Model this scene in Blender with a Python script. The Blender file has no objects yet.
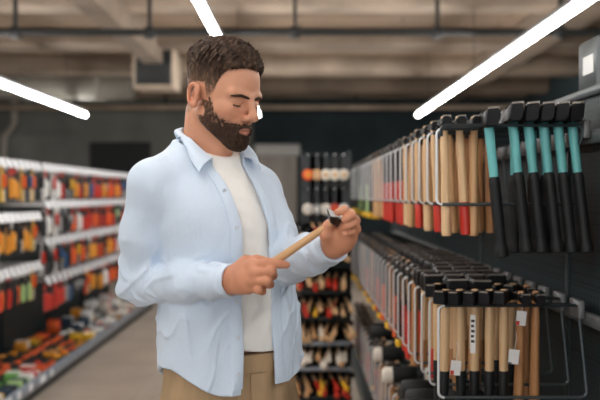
import bpy, math, random
import numpy as np
from mathutils import Vector, Matrix, Euler

random.seed(7)
PI = math.pi
SC = bpy.context.scene
COL = SC.collection
F_PX = 833.0          # focal length in pixels of a 50 mm lens on a 600 px wide frame
CAM_Z = 1.45

# ------------------------------------------------------------------ materials
def mat(name, col, rough=0.6, metal=0.0, bump=None, var=None, coat=0.0, sheen=0.0, spec=0.5, attr=None):
    """Principled material. bump=(scale, strength, distance, stretch), var=(scale, amount, stretch)"""
    m = bpy.data.materials.new(name)
    m.use_nodes = True
    nt = m.node_tree
    b = nt.nodes['Principled BSDF']
    b.inputs['Base Color'].default_value = (*col, 1)
    b.inputs['Roughness'].default_value = rough
    b.inputs['Metallic'].default_value = metal
    b.inputs['Coat Weight'].default_value = coat
    b.inputs['Sheen Weight'].default_value = sheen
    b.inputs['Specular IOR Level'].default_value = spec
    tc = nt.nodes.new('ShaderNodeTexCoord')
    def noise(scale, stretch, detail=4):
        mp = nt.nodes.new('ShaderNodeMapping')
        mp.inputs['Scale'].default_value = stretch
        nt.links.new(tc.outputs['Object'], mp.inputs['Vector'])
        n = nt.nodes.new('ShaderNodeTexNoise')
        n.inputs['Scale'].default_value = scale
        n.inputs['Detail'].default_value = detail
        nt.links.new(mp.outputs['Vector'], n.inputs['Vector'])
        return n
    src = None
    if attr:
        a = nt.nodes.new('ShaderNodeAttribute'); a.attribute_name = attr
        src = a.outputs['Color']
        nt.links.new(src, b.inputs['Base Color'])
    if var:
        n = noise(var[0], var[2] if len(var) > 2 else (1, 1, 1))
        hs = nt.nodes.new('ShaderNodeHueSaturation')
        mr = nt.nodes.new('ShaderNodeMapRange')
        mr.inputs['From Min'].default_value = 0.3; mr.inputs['From Max'].default_value = 0.7
        mr.inputs['To Min'].default_value = 1 - var[1]; mr.inputs['To Max'].default_value = 1 + var[1]
        nt.links.new(n.outputs['Fac'], mr.inputs['Value'])
        nt.links.new(mr.outputs['Result'], hs.inputs['Value'])
        if src is not None: nt.links.new(src, hs.inputs['Color'])
        else: hs.inputs['Color'].default_value = (*col, 1)
        nt.links.new(hs.outputs['Color'], b.inputs['Base Color'])
    if bump:
        n = noise(bump[0], bump[3] if len(bump) > 3 else (1, 1, 1))
        bp = nt.nodes.new('ShaderNodeBump')
        bp.inputs['Strength'].default_value = bump[1]
        bp.inputs['Distance'].default_value = bump[2]
        nt.links.new(n.outputs['Fac'], bp.inputs['Height'])
        nt.links.new(bp.outputs['Normal'], b.inputs['Normal'])
    return m

def emit(name, col, strength):
    m = bpy.data.materials.new(name); m.use_nodes = True
    b = m.node_tree.nodes['Principled BSDF']
    b.inputs['Base Color'].default_value = (*col, 1)
    b.inputs['Emission Color'].default_value = (*col, 1)
    b.inputs['Emission Strength'].default_value = strength
    return m

def pegboard_mat(name, col):
    """dark steel panel with rows of punched holes and a seam every 0.3 m"""
    m = mat(name, col, 0.5, 0.0, spec=.25)
    nt = m.node_tree; b = nt.nodes['Principled BSDF']
    tc = nt.nodes.new('ShaderNodeTexCoord')
    sp = nt.nodes.new('ShaderNodeSeparateXYZ'); nt.links.new(tc.outputs['Object'], sp.inputs[0])
    def M(op, a, c=None):
        n = nt.nodes.new('ShaderNodeMath'); n.operation = op
        for i, v in enumerate((a, c)):
            if v is None: continue
            if isinstance(v, (int, float)): n.inputs[i].default_value = v
            else: nt.links.new(v, n.inputs[i])
        return n.outputs[0]
    fy = M('SUBTRACT', M('FRACT', M('DIVIDE', sp.outputs['Y'], 0.025)), 0.5)
    fz = M('SUBTRACT', M('FRACT', M('DIVIDE', sp.outputs['Z'], 0.0155)), 0.5)
    dy = M('MULTIPLY', fy, 0.025); dz = M('MULTIPLY', fz, 0.0155)
    d2 = M('ADD', M('MULTIPLY', dy, dy), M('MULTIPLY', dz, dz))
    hole = M('LESS_THAN', d2, 0.0048 ** 2)
    seam = M('LESS_THAN', M('FRACT', M('DIVIDE', sp.outputs['Z'], 0.2)), 0.02)
    # plain (unpunched) slats between the two hook rows
    plain = M('MULTIPLY', M('GREATER_THAN', sp.outputs['Z'], 1.18), M('LESS_THAN', sp.outputs['Z'], 1.40))
    hole = M('MULTIPLY', hole, M('SUBTRACT', 1.0, plain))
    slat = M('MULTIPLY', plain, M('LESS_THAN', M('FRACT', M('DIVIDE', sp.outputs['Z'], 0.036)), 0.1))
    mask = M('MAXIMUM', hole, M('MAXIMUM', seam, slat))
    mx = nt.nodes.new('ShaderNodeMix'); mx.data_type = 'RGBA'
    nt.links.new(mask, mx.inputs['Factor'])
    mx.inputs['A'].default_value = (*col, 1); mx.inputs['B'].default_value = (0.004, 0.005, 0.005, 1)
    nt.links.new(mx.outputs['Result'], b.inputs['Base Color'])
    return m

def plank_mat(name, c1, c2, rough=0.85):
    """board-marked concrete: wide boards with uneven tone"""
    m = mat(name, c1, rough)
    nt = m.node_tree; b = nt.nodes['Principled BSDF']
    tc = nt.nodes.new('ShaderNodeTexCoord')
    br = nt.nodes.new('ShaderNodeTexBrick')
    br.inputs['Scale'].default_value = 1.0
    br.inputs['Brick Width'].default_value = 2.4; br.inputs['Row Height'].default_value = 0.32
    br.inputs['Mortar Size'].default_value = 0.012
    br.inputs['Color1'].default_value = (*c1, 1); br.inputs['Color2'].default_value = (*c2, 1)
    br.inputs['Mortar'].default_value = (c2[0] * .5, c2[1] * .5, c2[2] * .5, 1)
    nt.links.new(tc.outputs['Object'], br.inputs['Vector'])
    n = nt.nodes.new('ShaderNodeTexNoise'); n.inputs['Scale'].default_value = 1.0; n.inputs['Detail'].default_value = 6
    nt.links.new(tc.outputs['Object'], n.inputs['Vector'])
    hs = nt.nodes.new('ShaderNodeHueSaturation')
    mr = nt.nodes.new('ShaderNodeMapRange'); mr.inputs['From Min'].default_value = .3; mr.inputs['From Max'].default_value = .7
    mr.inputs['To Min'].default_value = .65; mr.inputs['To Max'].default_value = 1.0
    nt.links.new(n.outputs['Fac'], mr.inputs['Value']); nt.links.new(mr.outputs['Result'], hs.inputs['Value'])
    nt.links.new(br.outputs['Color'], hs.inputs['Color']); nt.links.new(hs.outputs['Color'], b.inputs['Base Color'])
    return m

M = {}
M['wire'] = mat('dark_wire', (0.026, 0.036, 0.04), 0.32, 0.3)
M['wire_mid'] = mat('grey_wire', (0.085, 0.105, 0.115), 0.3, 0.4)
M['bracket'] = mat('grey_bracket', (0.22, 0.23, 0.24), 0.4, 0.4)
M['wire_zinc'] = mat('zinc_wire', (0.78, 0.80, 0.82), 0.3, 0.3)
M['steel_black'] = mat('black_steel', (0.008, 0.008, 0.009), 0.45, 0.0, spec=.2, bump=(120, .15, .002), var=(30, .25))
M['steel_highlight'] = mat('painted_edge_highlight', (0.27, 0.235, 0.20), 0.4, 0.6)  # tan highlight painted on the top edges of hammer heads
M['steel_bright'] = mat('ground_steel', (0.45, 0.44, 0.43), 0.3, 0.9)
M['steel_dark'] = mat('dark_steel', (0.08, 0.075, 0.07), 0.35, 0.8, var=(60, .2))
wood = lambda n, c: mat(n, c, 0.45, 0, bump=(90, .1, .001, (1, 1, .08)), var=(60, .14, (1, 1, .07)), coat=.15)
M['wood'] = wood('ash_wood', (0.62, 0.36, 0.17))
M['wood_dark'] = wood('dark_ash', (0.45, 0.215, 0.085))
M['wood_light'] = wood('light_ash', (0.74, 0.49, 0.27))
M['teal'] = mat('teal_glassfibre', (0.15, 0.50, 0.50), 0.36, 0, coat=.2)
M['rubber'] = mat('black_rubber', (0.014, 0.015, 0.016), 0.5, 0, spec=.3, bump=(220, .5, .002))
M['red'] = mat('red_lacquer', (0.60, 0.035, 0.018), 0.38, coat=.2)
M['orange'] = mat('orange_plastic', (0.85, 0.13, 0.02), 0.45)
M['amber'] = mat('amber_plastic', (0.80, 0.33, 0.03), 0.45)
M['yellow'] = mat('yellow_plastic', (0.85, 0.50, 0.03), 0.45)
M['green'] = mat('green_plastic', (0.16, 0.42, 0.10), 0.5)
M['pale_green'] = mat('pale_green_plastic', (0.42, 0.62, 0.26), 0.5)
M['blue'] = mat('blue_plastic', (0.03, 0.10, 0.24), 0.5)
M['navy'] = mat('navy_plastic', (0.02, 0.05, 0.09), 0.5)
M['white'] = mat('white_plastic', (0.80, 0.80, 0.78), 0.45)
M['cream'] = mat('cream_rubber', (0.78, 0.72, 0.63), 0.6)
M['grey'] = mat('grey_plastic', (0.30, 0.30, 0.30), 0.5)
M['black'] = mat('black_plastic', (0.015, 0.016, 0.018), 0.45)
M['card_white'] = mat('white_card', (0.62, 0.60, 0.57), 0.6)
M['card_dark'] = mat('dark_card', (0.03, 0.035, 0.04), 0.55)
M['card_yellow'] = mat('yellow_card', (0.72, 0.45, 0.08), 0.6)
M['card_red'] = mat('red_card', (0.55, 0.05, 0.03), 0.6)
M['card_brown'] = mat('brown_card', (0.36, 0.19, 0.08), 0.6)
M['paper'] = mat('paper_label', (0.80, 0.79, 0.77), 0.6)
M['ink'] = mat('ink', (0.03, 0.03, 0.03), 0.6)
M['tag'] = mat('white_price_tag', (0.88, 0.90, 0.93), 0.3)
M['shelf'] = mat('dark_shelf_steel', (0.018, 0.027, 0.029), 0.5, 0.0, spec=.3)
M['shelf_grey'] = mat('grey_shelf_steel', (0.13, 0.145, 0.15), 0.45, 0.4)
M['rail'] = mat('price_rail', (0.30, 0.35, 0.42), 0.3, 0.3, var=(9, .25, (1, 2, 1)))
M['peg'] = pegboard_mat('pegboard_steel', (0.017, 0.029, 0.033))
M['tube'] = emit('lamp_tube', (1.0, 0.985, 0.96), 35.0)
M['lamp_body'] = mat('lamp_body', (0.12, 0.12, 0.12), 0.5)
M['wall_grey'] = mat('painted_wall_grey', (0.22, 0.225, 0.205), 0.85, var=(1.1, .25))
M['wall_teal'] = mat('painted_wall_teal', (0.024, 0.042, 0.048), 0.8, var=(1.0, .3))
M['ceiling'] = plank_mat('board_marked_concrete', (0.42, 0.30, 0.205), (0.30, 0.21, 0.145))
M['beam'] = mat('concrete_beam', (0.42, 0.33, 0.25), 0.8, var=(1.5, .3), bump=(6, .3, .02))
M['beam_dark'] = mat('dark_concrete_beam', (0.22, 0.165, 0.12), 0.85, var=(1.2, .35))  # darker tone of the beam concrete
M['duct'] = mat('galvanised_duct', (0.16, 0.145, 0.12), 0.6, 0.1, var=(2, .2))
M['pipe_dark'] = mat('dark_pipe', (0.02, 0.022, 0.022), 0.5)
M['pipe_cream'] = mat('cream_pipe', (0.42, 0.38, 0.32), 0.5)
M['door'] = mat('dark_door', (0.012, 0.014, 0.016), 0.5)
M['door_pale'] = mat('brushed_door', (0.34, 0.30, 0.26), 0.35, 0.2, var=(1.0, .2, (3, 3, .5)))
M['shirt'] = mat('light_blue_cotton', (0.61, 0.71, 0.835), 0.85, bump=(13, .38, .02, (1.3, 1.3, .6)), var=(420, .04, (1, 1, 3)), sheen=.12)
M['tee'] = mat('white_jersey', (0.84, 0.82, 0.78), 0.9, bump=(11, .22, .02, (1, 1, .6)))
M['khaki'] = mat('khaki_twill', (0.40, 0.27, 0.15), 0.85, bump=(10, .4, .03, (1.6, 1.6, .4)), var=(24, .12, (1, 1, .3)))
M['shoe'] = mat('brown_leather', (0.12, 0.06, 0.03), 0.5)
M['sole'] = mat('shoe_sole', (0.55, 0.52, 0.47), 0.7)
M['skin'] = mat('skin', (0.6, 0.3, 0.2), 0.48, attr='tone', var=(28, .06), bump=(160, .12, .002), spec=.4)
M['hair'] = mat('brown_hair', (0.062, 0.035, 0.021), 0.62, spec=.2, attr='tone', var=(150, .40, (1, 1, .35)), bump=(190, .55, .006, (1, 1, .4)))
M['beard'] = mat('dark_brown_beard', (0.04, 0.022, 0.014), 0.6, spec=.15, attr='tone', var=(170, .45, (1, 1, .5)), bump=(210, .6, .006, (1, 1, .5)))
M['lash'] = mat('eyelash', (0.02, 0.012, 0.01), 0.6)
M['button'] = mat('pearl_button', (0.62, 0.68, 0.76), 0.3)

# floor: warm grey polished concrete with wide slabs
def floor_mat():
    m = mat('polished_concrete', (0.3, 0.26, 0.22), 0.42)
    nt = m.node_tree; b = nt.nodes['Principled BSDF']
    tc = nt.nodes.new('ShaderNodeTexCoord')
    n = nt.nodes.new('ShaderNodeTexNoise'); n.inputs['Scale'].default_value = 2.2; n.inputs['Detail'].default_value = 8
    nt.links.new(tc.outputs['Object'], n.inputs['Vector'])
    br = nt.nodes.new('ShaderNodeTexBrick'); br.inputs['Scale'].default_value = 1
    br.inputs['Brick Width'].default_value = 1.2; br.inputs['Row Height'].default_value = 1.2; br.inputs['Mortar Size'].default_value = .004
    br.offset = 0
    br.inputs['Color1'].default_value = (0.47, 0.40, 0.335, 1); br.inputs['Color2'].default_value = (0.43, 0.37, 0.31, 1)
    br.inputs['Mortar'].default_value = (0.30, 0.255, 0.215, 1)
    nt.links.new(tc.outputs['Object'], br.inputs['Vector'])
    hs = nt.nodes.new('ShaderNodeHueSaturation'); nt.links.new(br.outputs['Color'], hs.inputs['Color'])
    mr = nt.nodes.new('ShaderNodeMapRange'); mr.inputs['From Min'].default_value = .3; mr.inputs['From Max'].default_value = .7
    mr.inputs['To Min'].default_value = .86; mr.inputs['To Max'].default_value = 1.14
    nt.links.new(n.outputs['Fac'], mr.inputs['Value']); nt.links.new(mr.outputs['Result'], hs.inputs['Value'])
    nt.links.new(hs.outputs['Color'], b.inputs['Base Color'])
    return m
M['floor'] = floor_mat()

# ------------------------------------------------------------------ mesh builder
class MB:
    def __init__(s): s.v = []; s.f = []
    def add(s, vs, fs):
        o = len(s.v); s.v += [tuple(v) for v in vs]; s.f += [tuple(i + o for i in f) for f in fs]; return s
    def box(s, x0, x1, y0, y1, z0, z1, c=0.0):
        """box with chamfered vertical and horizontal edges"""
        if c <= 0:
            vs = [(x, y, z) for x in (x0, x1) for y in (y0, y1) for z in (z0, z1)]
            return s.add(vs, [(0, 1, 3, 2), (4, 6, 7, 5), (0, 4, 5, 1), (2, 3, 7, 6), (0, 2, 6, 4), (1, 5, 7, 3)])
        def ring(z, k): return [(x0 + c + k, y0 + k, z), (x1 - c - k, y0 + k, z), (x1 - k, y0 + c + k, z), (x1 - k, y1 - c - k, z),
                                (x1 - c - k, y1 - k, z), (x0 + c + k, y1 - k, z), (x0 + k, y1 - c - k, z), (x0 + k, y0 + c + k, z)]
        return s.loft([ring(z0, c * .7), ring(z0 + c, 0), ring(z1 - c, 0), ring(z1, c * .7)])
    def loft(s, rings, cap=True):
        n = len(rings[0]); vs = [p for r in rings for p in r]; fs = []
        for i in range(len(rings) - 1):
            for j in range(n):
                a = i * n + j; b = i * n + (j + 1) % n
                fs.append((a, b, b + n, a + n))
        if cap:
            fs.append(tuple(reversed(range(n)))); fs.append(tuple(range((len(rings) - 1) * n, len(rings) * n)))
        return s.add(vs, fs)
    def lathe(s, prof, n=14, o=(0, 0, 0), ax='z', sx=1.0):
        rings = []
        for r, h in prof:
            ring = []
            for j in range(n):
                a = 2 * PI * j / n; c, d = r * math.cos(a) * sx, r * math.sin(a)
                p = (c, d, h) if ax == 'z' else ((h, c, d) if ax == 'x' else (d, h, c))
                ring.append((p[0] + o[0], p[1] + o[1], p[2] + o[2]))
            rings.append(ring)
        return s.loft(rings)
    def tube(s, pts, r, n=8, r2=None):
        P = [Vector(p) for p in pts]; rings = []; up = None
        for i, p in enumerate(P):
            t = (P[min(i + 1, len(P) - 1)] - P[max(i - 1, 0)]).normalized()
            if up is None: up = Vector((0, 0, 1)) if abs(t.z) < .9 else Vector((0, 1, 0))
            x = t.cross(up).normalized(); up = x.cross(t).normalized()
            rr = r if r2 is None else r + (r2 - r) * i / (len(P) - 1)
            rings.append([tuple(p + (x * math.cos(a) + up * math.sin(a)) * rr) for a in [2 * PI * j / n for j in range(n)]])
        return s.loft(rings)
    def mesh(s, name, m, smooth=True):
        me = bpy.data.meshes.new(name); me.from_pydata(s.v, [], s.f); me.update()
        import bmesh
        bm = bmesh.new(); bm.from_mesh(me); bmesh.ops.recalc_face_normals(bm, faces=bm.faces); bm.to_mesh(me); bm.free()
        me.materials.append(M[m])
        if smooth:
            me.polygons.foreach_set('use_smooth', [True] * len(me.polygons))
            me.set_sharp_from_angle(angle=math.radians(38))
        return me
    def build(s, name, m, parent=None, smooth=True):
        o = bpy.data.objects.new(name, s.mesh(name, m, smooth)); COL.objects.link(o)
        if parent: o.parent = parent
        return o

def tag(o, label, cat, group=None, kind=None):
    o['label'] = label; o['category'] = cat
    if group: o['group'] = group
    if kind: o['kind'] = kind
    return o
def struct(o): o['kind'] = 'structure'; return o
def thing(name, label, cat, loc=(0, 0, 0), rot=(0, 0, 0), group=None):
    o = bpy.data.objects.new(name, None); o.empty_display_size = .05
    COL.objects.link(o); o.location = loc; o.rotation_euler = rot
    return tag(o, label, cat, group)
def child(name, me, parent, label=None, loc=None):
    o = bpy.data.objects.new(name, me); COL.objects.link(o); o.parent = parent
    if label: o['label'] = label
    if loc: o.location = loc
    return o
def spawn(proto, name, label, cat, loc, rot=(0, 0, 0), group=None):
    """one more individual of a kind: an Empty and a copy of each part (mesh data shared)"""
    t = thing(name, label, cat, loc, rot, group)
    for pn, me, pl in proto: child(pn, me, t, pl)
    return t
ORD = ('first second third fourth fifth sixth seventh eighth ninth tenth eleventh twelfth thirteenth fourteenth fifteenth sixteenth '
       'seventeenth eighteenth nineteenth twentieth twenty-first twenty-second twenty-third twenty-fourth twenty-fifth twenty-sixth '
       'twenty-seventh twenty-eighth twenty-ninth thirtieth thirty-first thirty-second thirty-third thirty-fourth').split()
def at(px, py, y): return Vector(((px - 300) * y / F_PX, y, CAM_Z - (py - 195) * y / F_PX))

# ------------------------------------------------------------------ camera
cam = bpy.data.cameras.new('camera'); cam_o = bpy.data.objects.new('camera', cam); COL.objects.link(cam_o)
cam.lens = 50; cam.sensor_width = 36
cam_o.location = (0, 0, CAM_Z); cam_o.rotation_euler = (PI / 2 - math.atan(5 / F_PX), 0, 0)
cam.dof.use_dof = True; cam.dof.focus_distance = 1.98; cam.dof.aperture_fstop = 2.7
cam.clip_start = .05; SC.camera = cam_o
SC.view_settings.view_transform = 'Standard'; SC.view_settings.look = 'None'; SC.view_settings.gamma = 1
SC.view_settings.exposure = 0.3
w = bpy.data.worlds.new('world'); SC.world = w; w.use_nodes = True
w.node_tree.nodes['Background'].inputs['Color'].default_value = (0.93, 0.96, 1.0, 1)
w.node_tree.nodes['Background'].inputs['Strength'].default_value = 1.0

# ------------------------------------------------------------------ room
RX0, RX1, RY0, RY1, RZ = -6.6, 4.2, -4.0, 16.0, 3.5
struct(MB().box(RX0, RX1, RY0, RY1, -.1, 0).build('floor', 'floor', smooth=False))
struct(MB().box(RX0, RX1, RY0, RY1, RZ, RZ + .15).build('ceiling', 'ceiling', smooth=False))
struct(MB().box(RX0, -.9, RY1, RY1 + .15, 0, RZ).build('wall_back', 'wall_grey', smooth=False))
struct(MB().box(-.9, RX1, RY1 - .02, RY1 + .15, 0, RZ).build('wall_back_dark', 'wall_teal', smooth=False))
struct(MB().box(RX0 - .15, RX0, RY0, RY1, 0, RZ).build('wall_left', 'wall_grey', smooth=False))
struct(MB().box(RX1, RX1 + .15, RY0, RY1, 0, RZ).build('wall_right', 'wall_teal', smooth=False))
# concrete beams across the hall
for i, (y0, y1, z0, m) in enumerate([(8.3, 8.7, 3.34, 'beam'), (10.2, 10.75, 3.30, 'beam_dark'), (12.3, 12.8, 3.26, 'beam'),
                                     (14.0, 14.35, 3.17, 'beam_dark'), (15.3, 15.75, 3.27, 'beam')]):
    struct(MB().box(RX0, RX1, y0, y1, z0, RZ, .03).build('trim_%d' % (i + 1), m))
struct(MB().box(-2.0, -1.75, 4.0, 15.3, 3.12, RZ, .02).build('trim_6', 'beam_dark'))
struct(MB().box(2.6, 2.9, 4.0, 15.3, 3.16, RZ, .02).build('trim_7', 'beam_dark'))
# doorways in the back wall
d1 = MB().box(-4.02, -2.86, RY1 - .05, RY1, 0, 2.46).build('door_1', 'door'); struct(d1)
MB().tube([(-3.0, RY1 - .05, 1.0), (-3.0, RY1 - .12, 1.0), (-3.14, RY1 - .12, 1.0)], .015).build('door_handle', 'steel_bright', d1)
d2 = MB().box(-.80, -.06, RY1 - .09, RY1 - .02, 0, 2.36).build('door_2', 'door_pale'); struct(d2)
MB().box(-.86, 0.0, RY1 - .16, RY1 - .09, 2.2, 2.42, .01).build('door_header', 'white', d2)

# long dark pipe under the ceiling with its hangers
t = thing('sprinkler_pipe', 'long dark pipe running across the hall under the concrete ceiling', 'pipe', (0, 8.2, 3.05))
MB().tube([(RX0, 0, 0), (RX1, 0, 0)], .035, 10).build('pipe_run', 'pipe_dark', t)
for px in (16, 150, 295, 437, 560):
    x = (px - 300) * 8.2 / F_PX
    b = MB().box(x - .018, x + .018, -.02, .02, .02, RZ - 3.05).box(x - .05, x + .05, -.045, .045, -.06, .05, .012)
    b.build('hanger', 'pipe_dark', t)
t = thing('ceiling_pipe', 'pale pipe crossing below the ceiling in front of the back wall', 'pipe', (0, 14.9, 3.02))
MB().tube([(RX0, 0, 0), (RX1, 0, 0)], .05, 10).build('pipe_run', 'beam', t)
for x in (-4.6, -2.4, 1.0, 3.0): MB().box(x - .02, x + .02, -.02, .02, .03, RZ - 3.02).build('hanger', 'pipe_dark', t)
# air handling unit hung under the ceiling
t = thing('air_conditioner', 'boxy grey air unit hanging under the concrete ceiling', 'air conditioner', (-1.87, 10.9, 3.02))
MB().box(-.27, .27, -.25, .3, -.2, .32, .03).build('casing', 'beam', t)
g = MB().box(-.23, .23, -.275, -.25, -.16, .28, .01)
for k in range(7): g.box(-.21, .21, -.29, -.27, -.13 + k * .058, -.10 + k * .058)
g.build('grille', 'pipe_dark', t)
for sx in (-.2, .2): MB().tube([(sx, 0, .3), (sx, 0, RZ - 3.02)], .012, 6).build('hanger', 'pipe_dark', t)
# ducts and cable trays
t = thing('ventilation_duct', 'long grey ventilation duct below the ceiling beside the air unit', 'duct', (-3.6, 12.0, 2.98))
MB().box(-2.9, 1.2, -.2, .2, -.14, .16, .02).build('duct_body', 'duct', t)
for k in range(4): MB().box(-2.6 + k * 1.1, -2.54 + k * 1.1, -.215, .215, -.155, .175).build('flange', 'duct', t)
t = thing('drain_pipe', 'cream drain pipe with an elbow down the back wall', 'pipe', (-5.55, 15.6, 0))
MB().tube([(0, 0, 0), (0, 0, 2.3), (.02, 0, 2.55), (.12, 0, 2.68), (.2, 0, 2.8), (.2, 0, 3.5)], .06, 10).build('pipe_run', 'pipe_cream', t)
for z in (.9, 2.0): MB().lathe([(.075, -.03), (.075, .03)], 12, (0, 0, z)).build('collar', 'pipe_cream', t)
tag(MB().tube([(-5.78, 15.7, 0), (-5.78, 15.7, 3.5)], .05, 10).build('riser_pipe', 'pipe_cream'),
    'thin straight cream riser pipe beside the elbowed drain pipe', 'pipe')

# suspended tube lamps
for x, lab in ((-3.22, 'long white tube lamp hanging above the price-tagged shelving'),
               (-0.63, 'long white tube lamp hanging behind the man\'s head'),
               (1.77, 'long white tube lamp hanging above the hammer wall')):
    t = thing('tube_lamp', lab, 'lamp', (x, 5, 2.65), group='suspended tube lamps')
    prof = [(.026 * math.cos(2 * PI * k / 12), .026 * math.sin(2 * PI * k / 12)) for k in range(12)]
    MB().loft([[(a, y, b) for a, b in prof] for y in (-6.5, 7.5)]).build('diffuser', 'tube', t)
    MB().box(-.02, .02, -6.5, 7.5, .038, .080, .004).box(-.03, .03, 7.5, 7.515, -.03, .06).box(-.03, .03, -6.515, -6.5, -.03, .06).build('housing', 'lamp_body', t)
    for y in (-5.5, -2.5, .5, 3.5, 6.5):
        MB().tube([(0, y, .08), (0, y, RZ - 2.655)], .004, 6).build('suspension_wire', 'wire', t)
# ------------------------------------------------------------------ hammers
def head_block(w, h, l, peen=True, c=.007):
    """steel hammer head along y: striking face at -y, eye in the middle, wedge peen at +y"""
    def ring(y, a, b, z=0, c=c): return [(-a + c, y, z - b), (a - c, y, z - b), (a, y, z - b + c), (a, y, z + b - c), (a - c, y, z + b), (-a + c, y, z + b), (-a, y, z + b - c), (-a, y, z - b + c)]
    a, b = w / 2, h / 2
    R = [ring(-l / 2, a * .88, b * .88), ring(-l / 2 + .004, a, b), ring(-l * .22, a, b), ring(-l * .16, a * .86, b * .9),
         ring(l * .16, a * .86, b * .9), ring(l * .2, a * .95, b)]
    R += [ring(l * .46, a * .9, b * .22, b * .1, c * .3), ring(l / 2, a * .88, b * .12, b * .1, c * .2)] if peen else [ring(l / 2 - .004, a, b), ring(l / 2, a * .88, b * .88)]
    return MB().loft(R)
def head_highlight(w, h, l):
    """pale strip painted as a highlight along the top of the striking face"""
    return MB().box(-w * .42, w * .42, -l / 2 - .0015, -l / 2 + .006, h * .43, h / 2 + .0012)
def handle(prof, sx=.78):
    return MB().lathe(prof, 14, sx=sx)
HZ = .022    # head centre height above the rails
_cache = {}
def hammer(kind):
    """list of (part name, mesh, label); origin on the rail under the head, handle hanging down"""
    if kind in _cache: return _cache[kind]
    P = []
    def part(n, mb, m, lab=None): P.append((n, mb.mesh(n, m), lab))
    if kind == 'teal':
        hb = head_block(.0365, .050, .115, False)
        hb.v = [(x + z * .22, y, z + .028) for x, y, z in hb.v]; part('head', hb, 'steel_black')
        e = head_highlight(.0365, .050, .115); e.v = [(x + z * .22, y, z + .028) for x, y, z in e.v]; part('face_highlight', e, 'steel_highlight')
        part('handle', handle([(.011, .045), (.0145, .03), (.0150, -.004), (.0142, -.03), (.0132, -.135)], .9), 'teal')
        g = [(.0145, -.129), (.0172, -.135), (.0182, -.148)]
        for k in range(13): z = -.152 - k * .012; g += [(.0186, z), (.0172, z - .006)]
        g += [(.0188, -.312), (.0210, -.322), (.0225, -.335), (.0215, -.343), (.015, -.346)]
        part('grip', handle(g, .85), 'rubber')
    elif kind.startswith('wood'):
        wm = {'wood': 'wood', 'wood_red': 'wood_light', 'wood_dark': 'wood_dark', 'wood_light': 'wood_light'}[kind]
        hb = head_block(.026, .028, .105); hb.v = [(x, y, z + .017) for x, y, z in hb.v]; part('head', hb, 'steel_black')
        e = head_highlight(.026, .028, .105); e.v = [(x, y, z + .017) for x, y, z in e.v]; part('face_highlight', e, 'steel_highlight')
        pr = [(.010, .034), (.0125, .02), (.0125, -.01), (.0155, -.05), (.0145, -.10), (.0155, -.16), (.0175, -.22), (.018, -.255)]
        if kind == 'wood_red':
            part('handle', handle(pr), wm)
            part('painted_end', handle([(.0172, -.205), (.0177, -.206), (.0183, -.25), (.0188, -.285), (.0180, -.294), (.014, -.296)]), 'red', 'red painted end')
        else:
            part('handle', handle(pr + [(.0188, -.285), (.018, -.296), (.015, -.299)]), wm)
    elif kind in ('red', 'orange', 'yellow_tip', 'green_tip'):
        hb = head_block(.028, .030, .108); hb.v = [(x, y, z + .018) for x, y, z in hb.v]; part('head', hb, 'steel_dark')
        e = head_highlight(.028, .030, .108); e.v = [(x, y, z + .018) for x, y, z in e.v]; part('face_highlight', e, 'steel_highlight')
        part('handle', handle([(.009, .034), (.0105, .01), (.0105, -.05), (.0115, -.135)]), 'black')
        gm = {'red': 'red', 'orange': 'orange', 'yellow_tip': 'black', 'green_tip': 'pale_green'}[kind]
        part('grip', handle([(.0118, -.128), (.0145, -.132), (.0155, -.18), (.0140, -.215), (.0162, -.26), (.0165, -.29), (.015, -.302), (.0125, -.304)]), gm)
        if kind in ('yellow_tip', 'green_tip'):
            part('end_cap', handle([(.016, -.285), (.0185, -.288), (.0190, -.305), (.017, -.316), (.012, -.318)]), 'yellow')
    elif kind in ('axe', 'axe_label'):      # lump hammer with long tapering blade, ash handle and black grip
        def ring(y, a, b, z=0): return [(-a, y, z - b), (a, y, z - b), (a * 1.1, y, z), (a, y, z + b), (-a, y, z + b), (-a * 1.1, y, z)]
        hb = MB().loft([ring(-.060, .013, .015), ring(-.056, .016, .018), ring(-.03, .016, .018), ring(-.02, .013, .015), ring(.02, .013, .016),
                        ring(.03, .014, .014), ring(.06, .009, .010, -.004), ring(.09, .004, .006, -.010), ring(.105, .002, .003, -.014)])
        hb.v = [(x, y, z + .020) for x, y, z in hb.v]; part('head', hb, 'steel_black')
        e = head_highlight(.026, .034, .120); e.v = [(x, y, z + .020) for x, y, z in e.v]; part('face_highlight', e, 'steel_highlight')
        part('handle', handle([(.011, .038), (.0145, .02), (.0145, -.02), (.0155, -.08), (.0148, -.14), (.0150, -.20)], .82), 'wood_light')
        part('grip', handle([(.0152, -.185), (.0168, -.188), (.0170, -.23), (.0152, -.28), (.0175, -.325), (.0185, -.345), (.016, -.355), (.012, -.356)], .8), 'rubber')
        if kind == 'axe_label': part('label', MB().box(-.0075, .0075, -.0168, -.0152, -.135, -.03), 'paper', 'white paper sticker')
        l = MB()
        for k in range(5): l.box(-.005, .005 - .002 * (k % 2), -.0172, -.0167, -.05 - k * .014, -.043 - k * .014)
        if kind == 'axe_label': part('label_print', l, 'ink')
    elif kind in ('sledge', 'sledge_red'):
        hb = head_block(.058, .052, .112, False); hb.v = [(x, y, z + .0275) for x, y, z in hb.v]; part('head', hb, 'steel_black')
        e = head_highlight(.058, .052, .112); e.v = [(x, y, z + .0275) for x, y, z in e.v]; part('face_highlight', e, 'steel_highlight')
        part('handle', handle([(.010, .05), (.012, .03), (.012, -.02), (.0125, -.08), (.0128, -.16), (.014, -.19)]), 'wood_light' if kind == 'sledge' else 'wood')
        part('grip', handle([(.0142, -.18), (.0155, -.183), (.0158, -.23), (.0168, -.262), (.0155, -.272), (.012, -.274)]), 'red' if kind == 'sledge_red' else 'wood_dark')
    elif kind == 'mallet':   # rubber mallet: head along x with pale face to the aisle
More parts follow.
